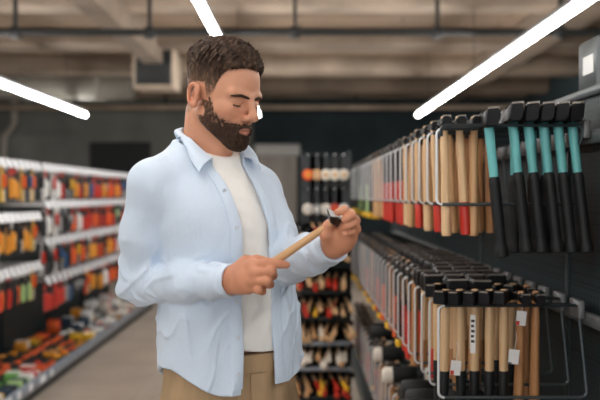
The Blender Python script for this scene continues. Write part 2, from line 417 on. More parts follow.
        part('head', MB().lathe([(.030, -.052), (.036, -.046), (.037, 0), (.036, .05), (.032, .056)], 20, (0, 0, .037), 'x'), 'rubber')
        part('pale_face', MB().lathe([(.024, -.088), (.031, -.084), (.0345, -.072), (.0350, -.046)], 20, (0, 0, .037), 'x'), 'cream', 'cream soft face')
        part('handle', handle([(.010, .02), (.012, -.02), (.0125, -.16), (.0145, -.23), (.0145, -.27), (.012, -.275)]), 'wood')
    elif kind == 'mallet_black':
        part('head', MB().lathe([(.032, -.068), (.040, -.058), (.043, 0), (.040, .058), (.034, .068)], 20, (0, 0, .043), 'x'), 'rubber')
        part('handle', handle([(.010, .02), (.012, -.02), (.0125, -.16), (.0145, -.23), (.0145, -.27), (.012, -.275)]), 'wood')
    _cache[kind] = P
    return P
DESC = {'teal': 'black sledge hammer with teal handle and rubber grip', 'wood': 'wooden-handled hammer', 'wood_red': 'wooden hammer with red-dipped end',
        'wood_dark': 'brown wooden-handled hammer', 'wood_light': 'pale wooden-handled hammer', 'red': 'black hammer with red grip', 'orange': 'black hammer with orange grip',
        'yellow_tip': 'black-handled hammer with yellow end cap', 'green_tip': 'green-gripped hammer with yellow end cap',
        'axe': 'pick-ended hammer with ash handle and black grip', 'axe_label': 'pick-ended hammer with white sticker on ash handle', 'sledge': 'square-headed black hammer with ash handle',
        'sledge_red': 'square-headed black hammer with red end', 'mallet': 'rubber mallet with cream face', 'mallet_black': 'round black rubber mallet'}

# ------------------------------------------------------------------ hammer wall on the right of the aisle
PEG, FRONT, BAR = 0.80, 0.376, 0.757
t = thing('gondola_shelving', 'tall dark pegboard gondola carrying the wire hammer racks', 'shelving', (PEG, 4.6, 0))
y0, y1 = -3.3, 2.6
for k in range(5):
    a = y0 + k * 1.18
    MB().box(0, .03, a, a + 1.176, .14, 1.72).build('pegboard_panel', 'peg', t, smooth=False)
MB().box(-.012, .45, y0, y1, 1.72, 1.745, .004).build('top_cap', 'shelf_grey', t)
for k in range(6):
    a = y0 + k * 1.18
    MB().box(-.008, .05, a - .018, a + .018, 0, 1.72, .003).build('upright', 'shelf', t)
for z, n in ((1.60, 'upper'), (1.11, 'middle'), (.60, 'lower')):
    MB().box(-.028, -.010, y0, y1, z - .012, z + .022, .003).build('crossbar', 'shelf_grey', t)
    s = MB()
    for k in range(6): a = y0 + k * 1.18; s.box(-.011, 0, a - .012, a + .012, z - .01, z + .02)
    s.build('crossbar_bracket', 'shelf_grey', t)
MB().box(-.38, .45, y0, y1, .02, .14, .01).build('base', 'shelf', t)
MB().box(.03, .45, y0, y0 + .03, .14, 1.72).build('end_panel', 'shelf', t)
MB().box(.42, .45, y0, y1, .14, 1.72).build('rear_panel', 'shelf', t)

def arc(cx, cz, r, a0, a1, n=5): return [(cx + r * math.cos(a0 + (a1 - a0) * i / n), cz + r * math.sin(a0 + (a1 - a0) * i / n)) for i in range(n + 1)]
def wire_rack(zt, zb, loop=True, rr=.0046):
    """one fixture: a closed wire loop in the x-z plane and a straight second rail behind it. origin: z = 0 at the top rail, x = 0 at the loop front"""
    L = BAR - FRONT; h = zt - zb
    P = []
    if loop:
        path = [(L + .006, -.03), (L, -.004)] + [(L - .01, .0)] + arc(.016, -.016, .016, PI / 2, PI) + arc(.016, -h + .016, .016, PI, 1.5 * PI)
        path += arc(L + .022 - .016, -h + .016, .016, 1.5 * PI, 2 * PI) + [(L, -.018)]
        front = [(x, z) for x, z in path if x < .03]; rest_top = [(x, z) for x, z in path[:3]] + [(.016, 0)]
        P.append(('loop_rail', MB().tube([(x, 0, z) for x, z in rest_top], rr, 7).mesh('loop_rail', 'wire'), None))
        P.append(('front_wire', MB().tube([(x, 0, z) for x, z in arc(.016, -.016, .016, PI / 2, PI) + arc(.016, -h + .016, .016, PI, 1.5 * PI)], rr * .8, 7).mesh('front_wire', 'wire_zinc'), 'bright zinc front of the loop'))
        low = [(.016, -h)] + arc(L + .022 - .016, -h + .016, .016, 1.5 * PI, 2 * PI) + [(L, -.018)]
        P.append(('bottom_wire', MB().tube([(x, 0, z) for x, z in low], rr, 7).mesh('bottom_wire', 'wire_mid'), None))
    else:
        P.append(('loop_rail', MB().tube([(L - .012, 0, -.05), (L - .004, 0, -.02)] + [(x, 0, z) for x, z in arc(L - .022, -.016, .016, 0, PI / 2)] + [(.016, 0, 0)] + [(x, 0, z) for x, z in arc(.016, -.016, .016, PI / 2, PI)] + [(0, 0, -.03)], rr, 7).mesh('loop_rail', 'wire'), None))
    P.append(('rear_rail', MB().tube([(L, .055, -.004), (.02, .055, -.001), (.008, .055, .006)], rr, 7).mesh('rear_rail', 'wire'), None))
    b = MB().box(L - .004, L + .0125, -.014, .068, -.035, .014, .003)
    P.append(('bracket', b.mesh('bracket', 'bracket'), None))
    return P
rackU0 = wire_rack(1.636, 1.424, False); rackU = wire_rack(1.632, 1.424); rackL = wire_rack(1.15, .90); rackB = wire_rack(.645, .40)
# inspection of rail height: origin z of a hammer = rail top
def hang(kind, x, y, z, row, pos, tier, tilt=0., pitch=0.):
    yaw = -.5 + jit(.05) if kind.startswith('axe') else 0
    lab = '%s, %s from aisle in %s %s rack' % (DESC[kind], ORD[pos], ORD[row], tier)
    return spawn(hammer(kind), 'mallet' if kind.startswith('mallet') else 'hammer', lab, 'hammer', (x, y + .0275, z + .0028), (pitch, tilt, yaw), 'hammers on the %s racks' % tier)
jit = lambda a: random.uniform(-a, a)

NU = 29
for k in range(NU):
    y = 2.22 if k == 0 else 2.295 + .165 * (k - 1)
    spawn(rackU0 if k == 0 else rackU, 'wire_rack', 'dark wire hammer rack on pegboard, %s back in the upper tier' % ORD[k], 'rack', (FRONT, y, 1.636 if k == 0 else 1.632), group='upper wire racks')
for i, (px, pitch) in enumerate(((489, -.02), (512.5, -.05), (528, -.05), (543, -.05), (557.5, -.05), (572, -.05))):
    y = 2.22 + .0275
    hang('teal', (px - 300) * y / F_PX, 2.22, 1.636 + (-.012 if i == 0 else 0), 0, i, 'upper', -.095 + jit(.004), pitch)
UP = {1: [(.405, 'wood_light'), (.444, 'wood_red'), (.485, 'wood'), (.60, 'teal'), (.645, 'teal'), (.69, 'teal')],
      2: [(.402, 'wood_red'), (.442, 'wood'), (.48, 'wood'), (.515, 'wood'), (.56, 'wood_dark')],
      3: [(.40, 'wood_light'), (.437, 'wood'), (.48, 'wood_red'), (.53, 'wood_dark'), (.575, 'wood_dark')],
      4: [(.40, 'wood_red'), (.44, 'wood'), (.485, 'wood'), (.53, 'wood_dark')],
      5: [(.40, 'wood'), (.44, 'wood'), (.48, 'wood_dark')],
      6: [(.40, 'wood_light'), (.44, 'wood'), (.48, 'red')]}
for k in range(1, NU):
    y = 2.295 + .165 * (k - 1)
    if k in UP: row = UP[k]
    elif k <= 11: row = [(.40, 'red'), (.437, 'red'), (.475, 'red')]
    elif k <= 14: row = [(.40, 'wood'), (.437, 'wood_light'), (.475, 'red')]
    elif k <= 22: row = [(.40, ('yellow_tip', 'yellow_tip', 'green_tip')[k % 3]), (.437, 'green_tip' if k % 2 else 'yellow_tip'), (.475, 'yellow_tip')]
    else: row = [(.40, 'yellow_tip'), (.44, 'yellow_tip')]
    for i, (x, kind) in enumerate(row): hang(kind, x + jit(.004), y, 1.632, k, i, 'upper', jit(.045) - .02, jit(.03))
NL = 29
for k in range(NL):
    y = 2.26 + .155 * k
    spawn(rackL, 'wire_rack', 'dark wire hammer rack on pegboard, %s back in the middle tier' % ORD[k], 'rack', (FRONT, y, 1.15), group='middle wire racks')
    if k == 0: row = [(.400, 'axe'), (.440, 'axe'), (.480, 'axe_label'), (.520, 'axe'), (.560, 'axe'), (.606, 'wood_dark'), (.648, 'wood_dark')]
    elif k == 1: row = [(.402, 'axe'), (.458, 'sledge'), (.522, 'sledge'), (.580, 'axe'), (.622, 'axe'), (.665, 'wood_dark')]
    elif k <= 3: row = [(.410, 'sledge_red' if k == 2 else 'sledge'), (.474, 'sledge'), (.538, 'sledge'), (.602, 'sledge')]
    elif k <= 9: row = [(.402, {5: 'red', 6: 'red', 8: 'orange', 7: 'yellow_tip'}.get(k, 'wood_dark')), (.440, {5: 'red', 6: 'yellow_tip', 9: 'orange'}.get(k, 'wood')), (.492, 'sledge'), (.556, 'sledge'), (.62, 'sledge')]
    elif k <= 12: row = [(.402, 'orange' if k == 11 else 'yellow_tip'), (.44, 'wood_dark'), (.49, 'sledge_red'), (.555, 'sledge')]
    elif k <= 20: row = [(.402, ('yellow_tip', 'red', 'yellow_tip', 'wood_dark')[k % 4]), (.44, 'red' if k % 3 == 0 else 'yellow_tip'), (.492, 'sledge')]
    else: row = [(.402, 'yellow_tip'), (.44, 'red')]
    for i, (x, kind) in enumerate(row): hang(kind, x + jit(.002), y, 1.15, k, i, 'middle', jit(.022), jit(.03))
NB = 22
for k in range(NB):
    y = 2.74 + .155 * k
    spawn(rackB, 'wire_rack', 'dark wire mallet rack on pegboard, %s back in the low tier' % ORD[k], 'rack', (FRONT, y, .645), group='low wire racks')
    if k in (1,): row = [(.41, 'mallet_black'), (.58, 'mallet_black')]
    elif k in (5, 8): row = [(.44, 'mallet'), (.62, 'mallet')]
    elif k in (2, 3, 12): row = [(.46, 'mallet_black'), (.61, 'mallet_black')]
    else: row = [(.41, ('wood_dark', 'yellow_tip', 'red')[k % 3]), (.45, 'wood')]
    for i, (x, kind) in enumerate(row): hang(kind, x, y, .645, k, i, 'low', jit(.03), jit(.03))
# paper swing tags tied to hammers at the near middle rack
for i, (x, z, rz) in enumerate(((.603, 1.135, .2), (.583, 1.03, -.3), (.425, 1.0, .15))):
    t = thing('price_card', ['white swing tag with red corner hanging by the pick-ended hammers', 'white barcode card tied between the ash hammer handles',
                             'white and red card hanging low between wire loops'][i], 'tag', (x, 2.262, z), (0, .1, rz * .3))
    MB().box(-.014, .014, 0, .001, -.040, 0).build('card', 'paper', t)
    MB().box(-.0135, -.004, -.001, .0, -.039, -.028 if i != 1 else -.036).build('print', 'red' if i != 1 else 'ink', t)
    MB().tube([(0, 0, 0), (.004, .006, .03), (0, .012, .05)], .0008, 5).build('string', 'paper', t)

# grey box with a white reflection painted on its side, on top of the gondola
t = thing('control_box', 'grey metal box with white painted reflection standing on top of the pegboard gondola', 'box', (.87, 2.44, 1.745))
MB().box(0, .2, 0, .17, .02, .175, .008).build('casing', 'shelf_grey', t)
MB().box(.01, .19, -.008, 0, .03, .165, .004).build('front_panel', 'black', t)
MB().box(-.002, 0, .03, .12, .07, .125).build('reflection', 'white', t)  # white patch painted as a reflection on the side face
for a in (.02, .16): MB().box(a, a + .02, .02, .15, 0, .02).build('foot', 'black', t)
# ------------------------------------------------------------------ price-tagged shelving on the other side of the aisle
LX = -1.95            # hook ends
t = thing('gondola_shelving', 'long dark gondola with rows of tagged tool packs and a base deck', 'shelving', (-2.5, 7.6, 0))
lsh = t
for k in range(5):
    a = -3.2 + k * 1.28
    MB().box(-.04, 0, a, a + 1.276, .14, 1.70).build('back_panel', 'shelf', t, smooth=False)
for k in range(6): MB().box(-.03, .02, -3.22 + k * 1.28, -3.18 + k * 1.28, 0, 1.74, .004).build('upright', 'shelf', t)
MB().box(-.5, .60, -3.2, 3.2, .0, .10).build('kick_base', 'black', t)
MB().box(-.5, .63, -3.2, 3.2, .10, .13, .004).build('base_deck', 'shelf', t)
MB().box(.63, .645, -3.2, 3.2, .085, .165, .003).build('price_rail', 'rail', t)
for k in range(8):
    a = -3.1 + k * .24
    MB().box(.645, .6475, a, a + .07 + .06 * (k % 3 == 0), .10, .15).build('shelf_label', 'tag', t)

def pack(kind, c1, c2, card):
    key = ('pack', kind, c1, c2, card)
    if key in _cache: return _cache[key]
    P = []
    def part(n, mb, m): P.append((n, mb.mesh(n, m), None))
    if kind == 'pliers':      # jaws above, two curved grips below on a narrow card
        part('backing_card', MB().box(-.002, 0, -.042, .042, -.235, 0, 0), card)
        part('header', MB().box(0, .002, -.04, .04, -.05, -.012), c2)
        j = MB().loft([[(.002, -.008, -.05), (.014, -.006, -.05), (.014, .006, -.05), (.002, .008, -.05)],
                       [(.002, -.014, -.075), (.018, -.012, -.075), (.018, .012, -.075), (.002, .014, -.075)],
                       [(.002, -.016, -.10), (.020, -.014, -.10), (.020, .014, -.10), (.002, .016, -.10)],
                       [(.002, -.012, -.115), (.018, -.010, -.115), (.018, .010, -.115), (.002, .012, -.115)]])
        part('jaws', j, 'steel_dark')
        for s in (-1, 1):
            part('grip', MB().tube([(.010, s * .008, -.105), (.012, s * .020, -.135), (.012, s * .024, -.175), (.011, s * .018, -.22), (.010, s * .014, -.232)], .0095, 8), c1)
    elif kind == 'driver':    # screwdriver, handle up or down
        part('backing_card', MB().box(-.002, 0, -.036, .036, -.25, 0), card)
        part('handle', MB().lathe([(.006, -.06), (.013, -.064), (.0155, -.08), (.013, -.10), (.0155, -.125), (.014, -.145), (.008, -.155)], 10, (.016, 0, 0)), c1)
        part('collar', MB().lathe([(.010, -.150), (.010, -.162)], 10, (.016, 0, 0)), c2)
        part('shaft', MB().lathe([(.004, -.16), (.004, -.235), (.002, -.243)], 8, (.016, 0, 0)), 'wire_zinc')
    elif kind == 'blister':   # clear-fronted pack: coloured moulded body on a printed card
        part('backing_card', MB().box(-.002, 0, -.043, .043, -.24, 0), card)
        part('header', MB().box(0, .002, -.034, .034, -.065, -.012), c2)
        def r(x, a, z0, z1): return [(x, -a, z0), (x, a, z0), (x, a, z1), (x, -a, z1)]
        part('tool', MB().loft([r(0, .032, -.225, -.085), r(.018, .028, -.22, -.09), r(.030, .018, -.205, -.105)]), c1)
    elif kind == 'roll':      # tape measure / knife: rounded body
        part('backing_card', MB().box(-.002, 0, -.045, .045, -.20, 0), card)
        part('tool', MB().lathe([(.030, 0), (.036, .004), (.036, .022), (.030, .028)], 16, (.0, 0, -.12), 'x'), c1)
        part('dial', MB().lathe([(.017, .027), (.015, .031)], 14, (0, 0, -.12), 'x'), c2)
    _cache[key] = P
    return P
COLW = {'red': 'red', 'orange': 'orange', 'amber': 'amber', 'yellow': 'yellow', 'green': 'green', 'pale_green': 'pale green', 'blue': 'blue', 'navy': 'navy',
        'white': 'white', 'grey': 'grey', 'black': 'black', 'cream': 'cream', 'rubber': 'black', 'wood': 'wooden'}
KINDW = {'pliers': ('pliers_pack', 'carded pliers with %s grips'), 'driver': ('screwdriver_pack', 'carded screwdriver with %s handle'),
         'blister': ('tool_blister_pack', 'blister pack holding a %s tool'), 'roll': ('tape_measure_pack', 'carded %s tape measure')}
CARDW = {'card_white': 'white', 'card_dark': 'dark', 'card_yellow': 'yellow', 'card_red': 'red', 'card_brown': 'brown'}
hook_p = [('hook_wire', MB().tube([(-.5, 0, .006), (-.012, 0, 0), (0, 0, .006)], .003, 6).mesh('hook_wire', 'wire_zinc'), None),
          ('tag_arm', MB().tube([(-.5, 0, .03), (0, 0, .032)], .002, 6).mesh('tag_arm', 'wire_zinc'), None),
          ('price_tag', MB().loft([[(.004, -.042, -.018), (.004, .042, -.018), (.008, .042, -.020), (.008, -.042, -.020)], [(-.022, -.042, .040), (-.022, .042, .040), (-.018, .042, .042), (-.018, -.042, .042)]]).mesh('price_tag', 'tag'), 'white price tag')]
def lay_row(z, ya, yb, n, styles, rowname, far=0.0):
    dark = [('blister', 'black', 'grey', D), ('driver', 'black', 'white', D), ('pliers', 'black', 'grey', D), ('roll', 'grey', 'black', D)]
    anys = mixA1 + whiteish + orow + blues + reds + brownor
    for i in range(n):
        y = ya + (yb - ya) * (i + .5) / n
        spawn(hook_p, 'display_hook', 'zinc display hook with white price tag, %s along the %s' % (ORD[i], rowname), 'hook', (LX, y, z), group='tagged display hooks')
        st = styles[min(int(i / n * len(styles)), len(styles) - 1)]
        q_ = random.random(); kind, c1, c2, card = random.choice(st if q_ < .62 else (dark if q_ < .78 else anys))
        if card == R_ and random.random() < .6: card = D
        nm, ds = KINDW[kind]
        lb = '%s on %s card, %s hook, %s' % (ds % COLW[c1], CARDW[card], ORD[i], rowname)
        spawn(pack(kind, c1, c2, card), nm, lb, 'tool pack', (LX - .045 + jit(.012), y + jit(.006), z - .004), (0, jit(.05), jit(.12)), 'carded tools on hooks')
D, W_, Yc, R_, Br = 'card_dark', 'card_white', 'card_yellow', 'card_red', 'card_brown'
mixA1 = [('driver', 'yellow', 'black', D), ('driver', 'blue', 'yellow', D), ('blister', 'amber', 'red', D), ('driver', 'orange', 'navy', Yc), ('pliers', 'amber', 'red', D)]
whiteish = [('blister', 'white', 'red', W_), ('pliers', 'red', 'white', W_), ('blister', 'grey', 'white', D), ('driver', 'red', 'black', W_)]
redor = [('pliers', 'orange', 'red', R_), ('blister', 'red', 'orange', D), ('pliers', 'red', 'red', D), ('blister', 'amber', 'red', R_), ('blister', 'orange', 'black', R_)]
reds = [('blister', 'red', 'red', R_), ('pliers', 'red', 'red', R_), ('blister', 'orange', 'red', R_)]
blues = [('blister', 'blue', 'navy', D), ('driver', 'navy', 'blue', D), ('pliers', 'blue', 'red', D), ('roll', 'navy', 'white', D)]
brownor = [('blister', 'amber', 'black', Br), ('pliers', 'amber', 'black', Br), ('driver', 'orange', 'black', Yc), ('blister', 'amber', 'white', D)]
greens = [('pliers', 'pale_green', 'white', D), ('driver', 'pale_green', 'green', D), ('blister', 'green', 'white', D)]
orow = [('pliers', 'orange', 'white', D), ('blister', 'orange', 'amber', D), ('pliers', 'red', 'orange', D)]
lay_row(1.655, 5.05, 6.3, 10, [mixA1], 'near bay top row')
lay_row(1.655, 6.35, 10.4, 30, [whiteish, redor, redor, reds, blues + redor, mixA1, blues + orow, reds], 'far bay top row')
lay_row(1.285, 5.05, 6.3, 11, [brownor], 'near bay second row')
lay_row(1.365, 6.4, 10.4, 28, [whiteish, reds, reds, reds, orow, orow + greens, reds, orow], 'far bay second row')
lay_row(.915, 5.05, 6.3, 11, [reds + whiteish, orow, greens], 'near bay third row')
lay_row(1.075, 6.4, 10.4, 28, [whiteish + brownor, blues, blues, orow + redor, redor, orow, redor, mixA1], 'far bay third row')
lay_row(.775, 6.4, 10.4, 26, [reds, greens + whiteish, mixA1, whiteish + orow, redor, orow, redor], 'far bay fourth row')

# goods on the base deck
def carton(c1, c2, dims):
    key = ('carton', c1, c2, dims)
    if key in _cache: return _cache[key]
    a, b, h = dims
    P = [('body', MB().box(-a, a, -b, b, 0, h, .006).mesh('body', c1), None),
         ('band', MB().box(-a * 1.01, a * 1.01, -b * .5, b * .5, h * .25, h * 1.02).mesh('band', c2), None)]
    _cache[key] = P; return P
def clamp(c1):
    key = ('clamp', c1)
    if key in _cache: return _cache[key]
    P = [('jaw', MB().box(-.03, .03, -.012, .012, 0, .024, .005).box(-.03, -.014, -.012, .10, 0, .02, .004).mesh('jaw', c1), None),
         ('bar', MB().box(.0, .014, -.14, .10, .004, .014, .002).mesh('bar', 'steel_dark'), None),
         ('grip', MB().tube([(-.005, -.10, .015), (-.028, -.125, .015), (-.04, -.16, .014)], .013, 8).mesh('grip', c1), None)]
    _cache[key] = P; return P
def lying(kind, args, x, y, z, nm, lb, rot):
    pr = carton(*args) if kind == 'carton' else clamp(args)
    spawn(pr, nm, lb, 'box' if kind == 'carton' else 'clamp', (x, y, z), rot, 'goods on the base deck')
n = 0
ZD = .1305
bands = [(4.9, 5.6, ('yellow', 'white', 'navy')), (5.6, 6.15, ('green', 'white', 'pale_green')), (6.15, 6.75, ('orange', 'red', 'orange')),
         (6.75, 7.3, ('orange', 'red', 'amber')), (7.3, 7.9, ('amber', 'orange', 'yellow')), (7.9, 8.5, ('white', 'navy', 'orange')), (8.5, 9.3, ('cream', 'white', 'amber')), (9.3, 10.4, ('cream', 'orange', 'white'))]
for bi, (ya, yb, cs) in enumerate(bands):
    y = ya + .09; r = 0
    while y < yb - .04:
        for q, x in enumerate((-2.36, -2.20, -2.04, -1.93)):
            c = random.choice(cs)
            if (q + r + bi) % 3 == 0 or (c in ('orange', 'red', 'amber') and random.random() < .6):
                lying('clamp', c, x, y, ZD, 'clamp', '%s hand clamp lying %s from the rail in %s row of base deck' % (COLW[c], ORD[3 - q], ORD[n]), (0, 0, jit(.25)))
            else:
                h = random.choice((.05, .08, .12)) if q < 2 else random.choice((.04, .06))
                lying('carton', (c, random.choice(('white', 'black', 'navy', 'red')), (.052, .07, h)), x, y, ZD, 'tool_carton',
                      '%s tool carton standing %s from the rail in %s row of base deck' % (COLW[c], ORD[3 - q], ORD[n]), (0, 0, jit(.12)))
        r += 1; n += 1; y += .235
# dark board panel leaning in the near bay
MB().box(.005, .025, -2.48, -1.29, .13, .59, .004).build('lower_panel', 'shelf_grey', lsh)

# ------------------------------------------------------------------ tiered display stand at the end of the aisle
SX0, SX1 = -.14, .30
t = thing('display_stand', 'dark tiered display stand full of small hammers beyond the man', 'display stand', (0.08, 5.3, 0))
MB().box(-.06, .24, .18, .21, .0, 1.72).build('back_panel', 'shelf', t)
for sx in (-.075, .235): MB().box(sx, sx + .02, .14, .22, 0, 1.74, .003).build('post', 'shelf', t)
MB().box(-.24, .24, -.45, .2, 0, .08, .01).build('base', 'shelf', t)
TIERS = [(.26, -.42, 'n'), (.42, -.36, 'n'), (.56, -.30, 'n'), (.70, -.23, 'n'), (.85, -.16, 'n'), (1.01, -.09, 'n'), (1.16, -.02, 'n')]
cols = [['wood', 'sred', 'syel', 'sred'], ['swhite', 'wood', 'swhite'], ['swhite', 'wood', 'swood'], ['syel', 'wood', 'sred', 'swood'], ['sred', 'swood', 'sred', 'swood'], ['swood', 'sblk', 'swood', 'swhite'], ['sblk', 'swood', 'sred']]
def small_hammer(c):
    key = ('small', c)
    if key in _cache: return _cache[key]
    cm = {'sred': 'red', 'syel': 'yellow', 'swhite': 'cream', 'swood': 'wood_light', 'sblk': 'rubber', 'wood': 'wood'}[c]
    hb = head_block(.03, .03, .09); hb.v = [(y, z_ * 1, x) for x, y, z_ in hb.v]
    P = [('head', hb.mesh('head', 'steel_black'), None),
         ('handle', MB().lathe([(.009, 0), (.010, -.12)], 10, (0, 0, 0), 'y').mesh('handle', 'wood_light' if c != 'sblk' else 'black'), None),
         ('grip', MB().lathe([(.011, -.11), (.014, -.115), (.014, -.19), (.0165, -.215), (.0165, -.225), (.012, -.23)], 10, (0, 0, 0), 'y').mesh('grip', cm), None)]
    _cache[key] = P; return P
SW = {'sred': 'red', 'syel': 'yellow', 'swhite': 'cream', 'swood': 'pale wooden', 'sblk': 'black', 'wood': 'brown wooden'}
tn = ['lowest', 'second', 'third', 'fourth', 'fifth', 'sixth', 'topmost']
for k, (z, yf, _) in enumerate(TIERS):
    MB().box(-.22, .225, yf, .19, z - .012, z, .002).build('tier_shelf', 'shelf', t)
    MB().box(-.22, .225, yf - .008, yf, z - .015, z + .012, .002).build('tier_rail', 'rail' if k in (1, 2) else 'shelf', t)
    n = 8
    for i in range(n):
        c = random.choice(cols[k])
        x = .08 - .185 + i * .053
        c2_ = random.choice(cols[k])
        spawn(small_hammer(c2_), 'small_hammer', 'small hammer with %s grip, %s stacked above the %s tier of the stand' % (SW[c2_], ORD[i], tn[k]), 'hammer',
              (x + .02, 5.3 + yf + .17 + jit(.03), z + .067 + .036), (.24 + jit(.06), jit(.2), jit(.22)), 'small hammers on the tiered stand')
        spawn(small_hammer(c), 'small_hammer', 'small hammer with %s grip, %s along the %s tier of the stand' % (SW[c], ORD[i], tn[k]), 'hammer',
              (x, 5.3 + yf + .165 + jit(.02), z + .047 + .02), (.17 + jit(.05), jit(.2), jit(.2)), 'small hammers on the tiered stand')
for r, (z, st) in enumerate(((1.70, [('roll', 'wood', 'wood_light', D), ('roll', 'orange', 'amber', D), ('roll', 'cream', 'wood_light', D)]), (1.485, [('roll', 'white', 'grey', D), ('roll', 'grey', 'white', D), ('roll', 'red', 'orange', D), ('roll', 'cream', 'white', D)]))):
    for i in range(5):
        x = .05 + i * .056
        kd, c1, c2, cd = random.choice(st)
        h = thing('display_hook', 'short zinc hook %s along the %s row of the tiered stand' % (ORD[i], ('upper', 'lower')[r]), 'hook', (x, 5.2, z), (0, 0, -PI / 2), 'hooks on the tiered stand')
        child('hook_wire', _cache.setdefault('shorthook', MB().tube([(-.28, 0, .006), (0, 0, 0), (.01, 0, .008)], .003, 6).mesh('hook_wire', 'wire_zinc')), h)
        spawn(pack(kd, c1, c2, cd), KINDW[kd][0], '%s hung %s in the %s row of the tiered stand' % (KINDW[kd][1] % COLW[c1], ORD[i], ('upper', 'lower')[r]), 'tool pack', (x, 5.22, z - .004), (0, 0, -PI / 2), 'packs on the tiered stand')
# ------------------------------------------------------------------ the man: signed-distance modelling, meshed with surface nets
class Field:
    def __init__(s, xs, ys, zs):
        s.x, s.y, s.z = [np.asarray(a, np.float32) for a in (xs, ys, zs)]
        s.v = np.full((len(s.x), len(s.y), len(s.z)), .09, np.float32)
    def blk(s, lo, hi):
        sl = tuple(slice(int(np.searchsorted(a, l)), int(np.searchsorted(a, h))) for a, l, h in zip((s.x, s.y, s.z), lo, hi))
        return sl, s.x[sl[0]][:, None, None], s.y[sl[1]][None, :, None], s.z[sl[2]][None, None, :]
    def mix(s, sl, d, k, op):
        v = s.v[sl]
        if op == 'cut': s.v[sl] = -smin(-v, d, k)
        else: s.v[sl] = smin(v, d, k)
    def cap(s, a, b, ra, rb=None, k=.01, op='add'):
        a, b = np.array(a, float), np.array(b, float); rb = ra if rb is None else rb
        m = max(ra, rb) + .03 + k
        sl, X, Y, Z = s.blk(np.minimum(a, b) - m, np.maximum(a, b) + m)
        d = b - a; L = float(d @ d) + 1e-12
        t = np.clip(((X - a[0]) * d[0] + (Y - a[1]) * d[1] + (Z - a[2]) * d[2]) / L, 0, 1)
        q = np.sqrt((X - a[0] - t * d[0]) ** 2 + (Y - a[1] - t * d[1]) ** 2 + (Z - a[2] - t * d[2]) ** 2)
        s.mix(sl, (q - (ra + (rb - ra) * t)).astype(np.float32), k, op)
    def chain(s, pts, rs, k=.01):
        for i in range(len(pts) - 1): s.cap(pts[i], pts[i + 1], rs[i], rs[i + 1], k)
    def ell(s, c, rad, ax=None, k=.01, op='add'):
        c = np.array(c, float); ax = np.eye(3) if ax is None else np.array(ax, float)
        m = max(rad) + .03 + k
        sl, X, Y, Z = s.blk(c - m, c + m)
        X, Y, Z = X - c[0], Y - c[1], Z - c[2]
        k0 = 0; k1 = 0
        for i in range(3):
            u = X * ax[i][0] + Y * ax[i][1] + Z * ax[i][2]
            k0 = k0 + (u / rad[i]) ** 2; k1 = k1 + (u / rad[i] ** 2) ** 2
        k0 = np.sqrt(k0); d = k0 * (k0 - 1) / np.maximum(np.sqrt(k1), 1e-6)
        s.mix(sl, d.astype(np.float32), k, op)
    def sample(s, P):
        """trilinear value at world points"""
        out = []; idx = []
        for a, p in zip((s.x, s.y, s.z), P.T):
            i = np.clip(np.searchsorted(a, p) - 1, 0, len(a) - 2); idx.append(i); out.append(np.clip((p - a[i]) / (a[i + 1] - a[i]), 0, 1))
        r = 0
        for c in range(8):
            o = [(c >> b) & 1 for b in range(3)]
            wgt = 1
            for b in range(3): wgt = wgt * (out[b] if o[b] else 1 - out[b])
            r = r + wgt * s.v[idx[0] + o[0], idx[1] + o[1], idx[2] + o[2]]
        return r
    def pts(s, mask):
        i = np.argwhere(mask)
        return i, np.stack([s.x[i[:, 0]], s.y[i[:, 1]], s.z[i[:, 2]]], 1)
    def displace(s, fn, band=.03):
        i, P = s.pts(np.abs(s.v) < band)
        s.v[i[:, 0], i[:, 1], i[:, 2]] += fn(P).astype(np.float32)
def smin(a, b, k):
    if np.ndim(k) == 0 and k <= 0: return np.minimum(a, b)
    h = np.maximum(k - np.abs(a - b), 0) / k
    return np.minimum(a, b) - h * h * k * .25
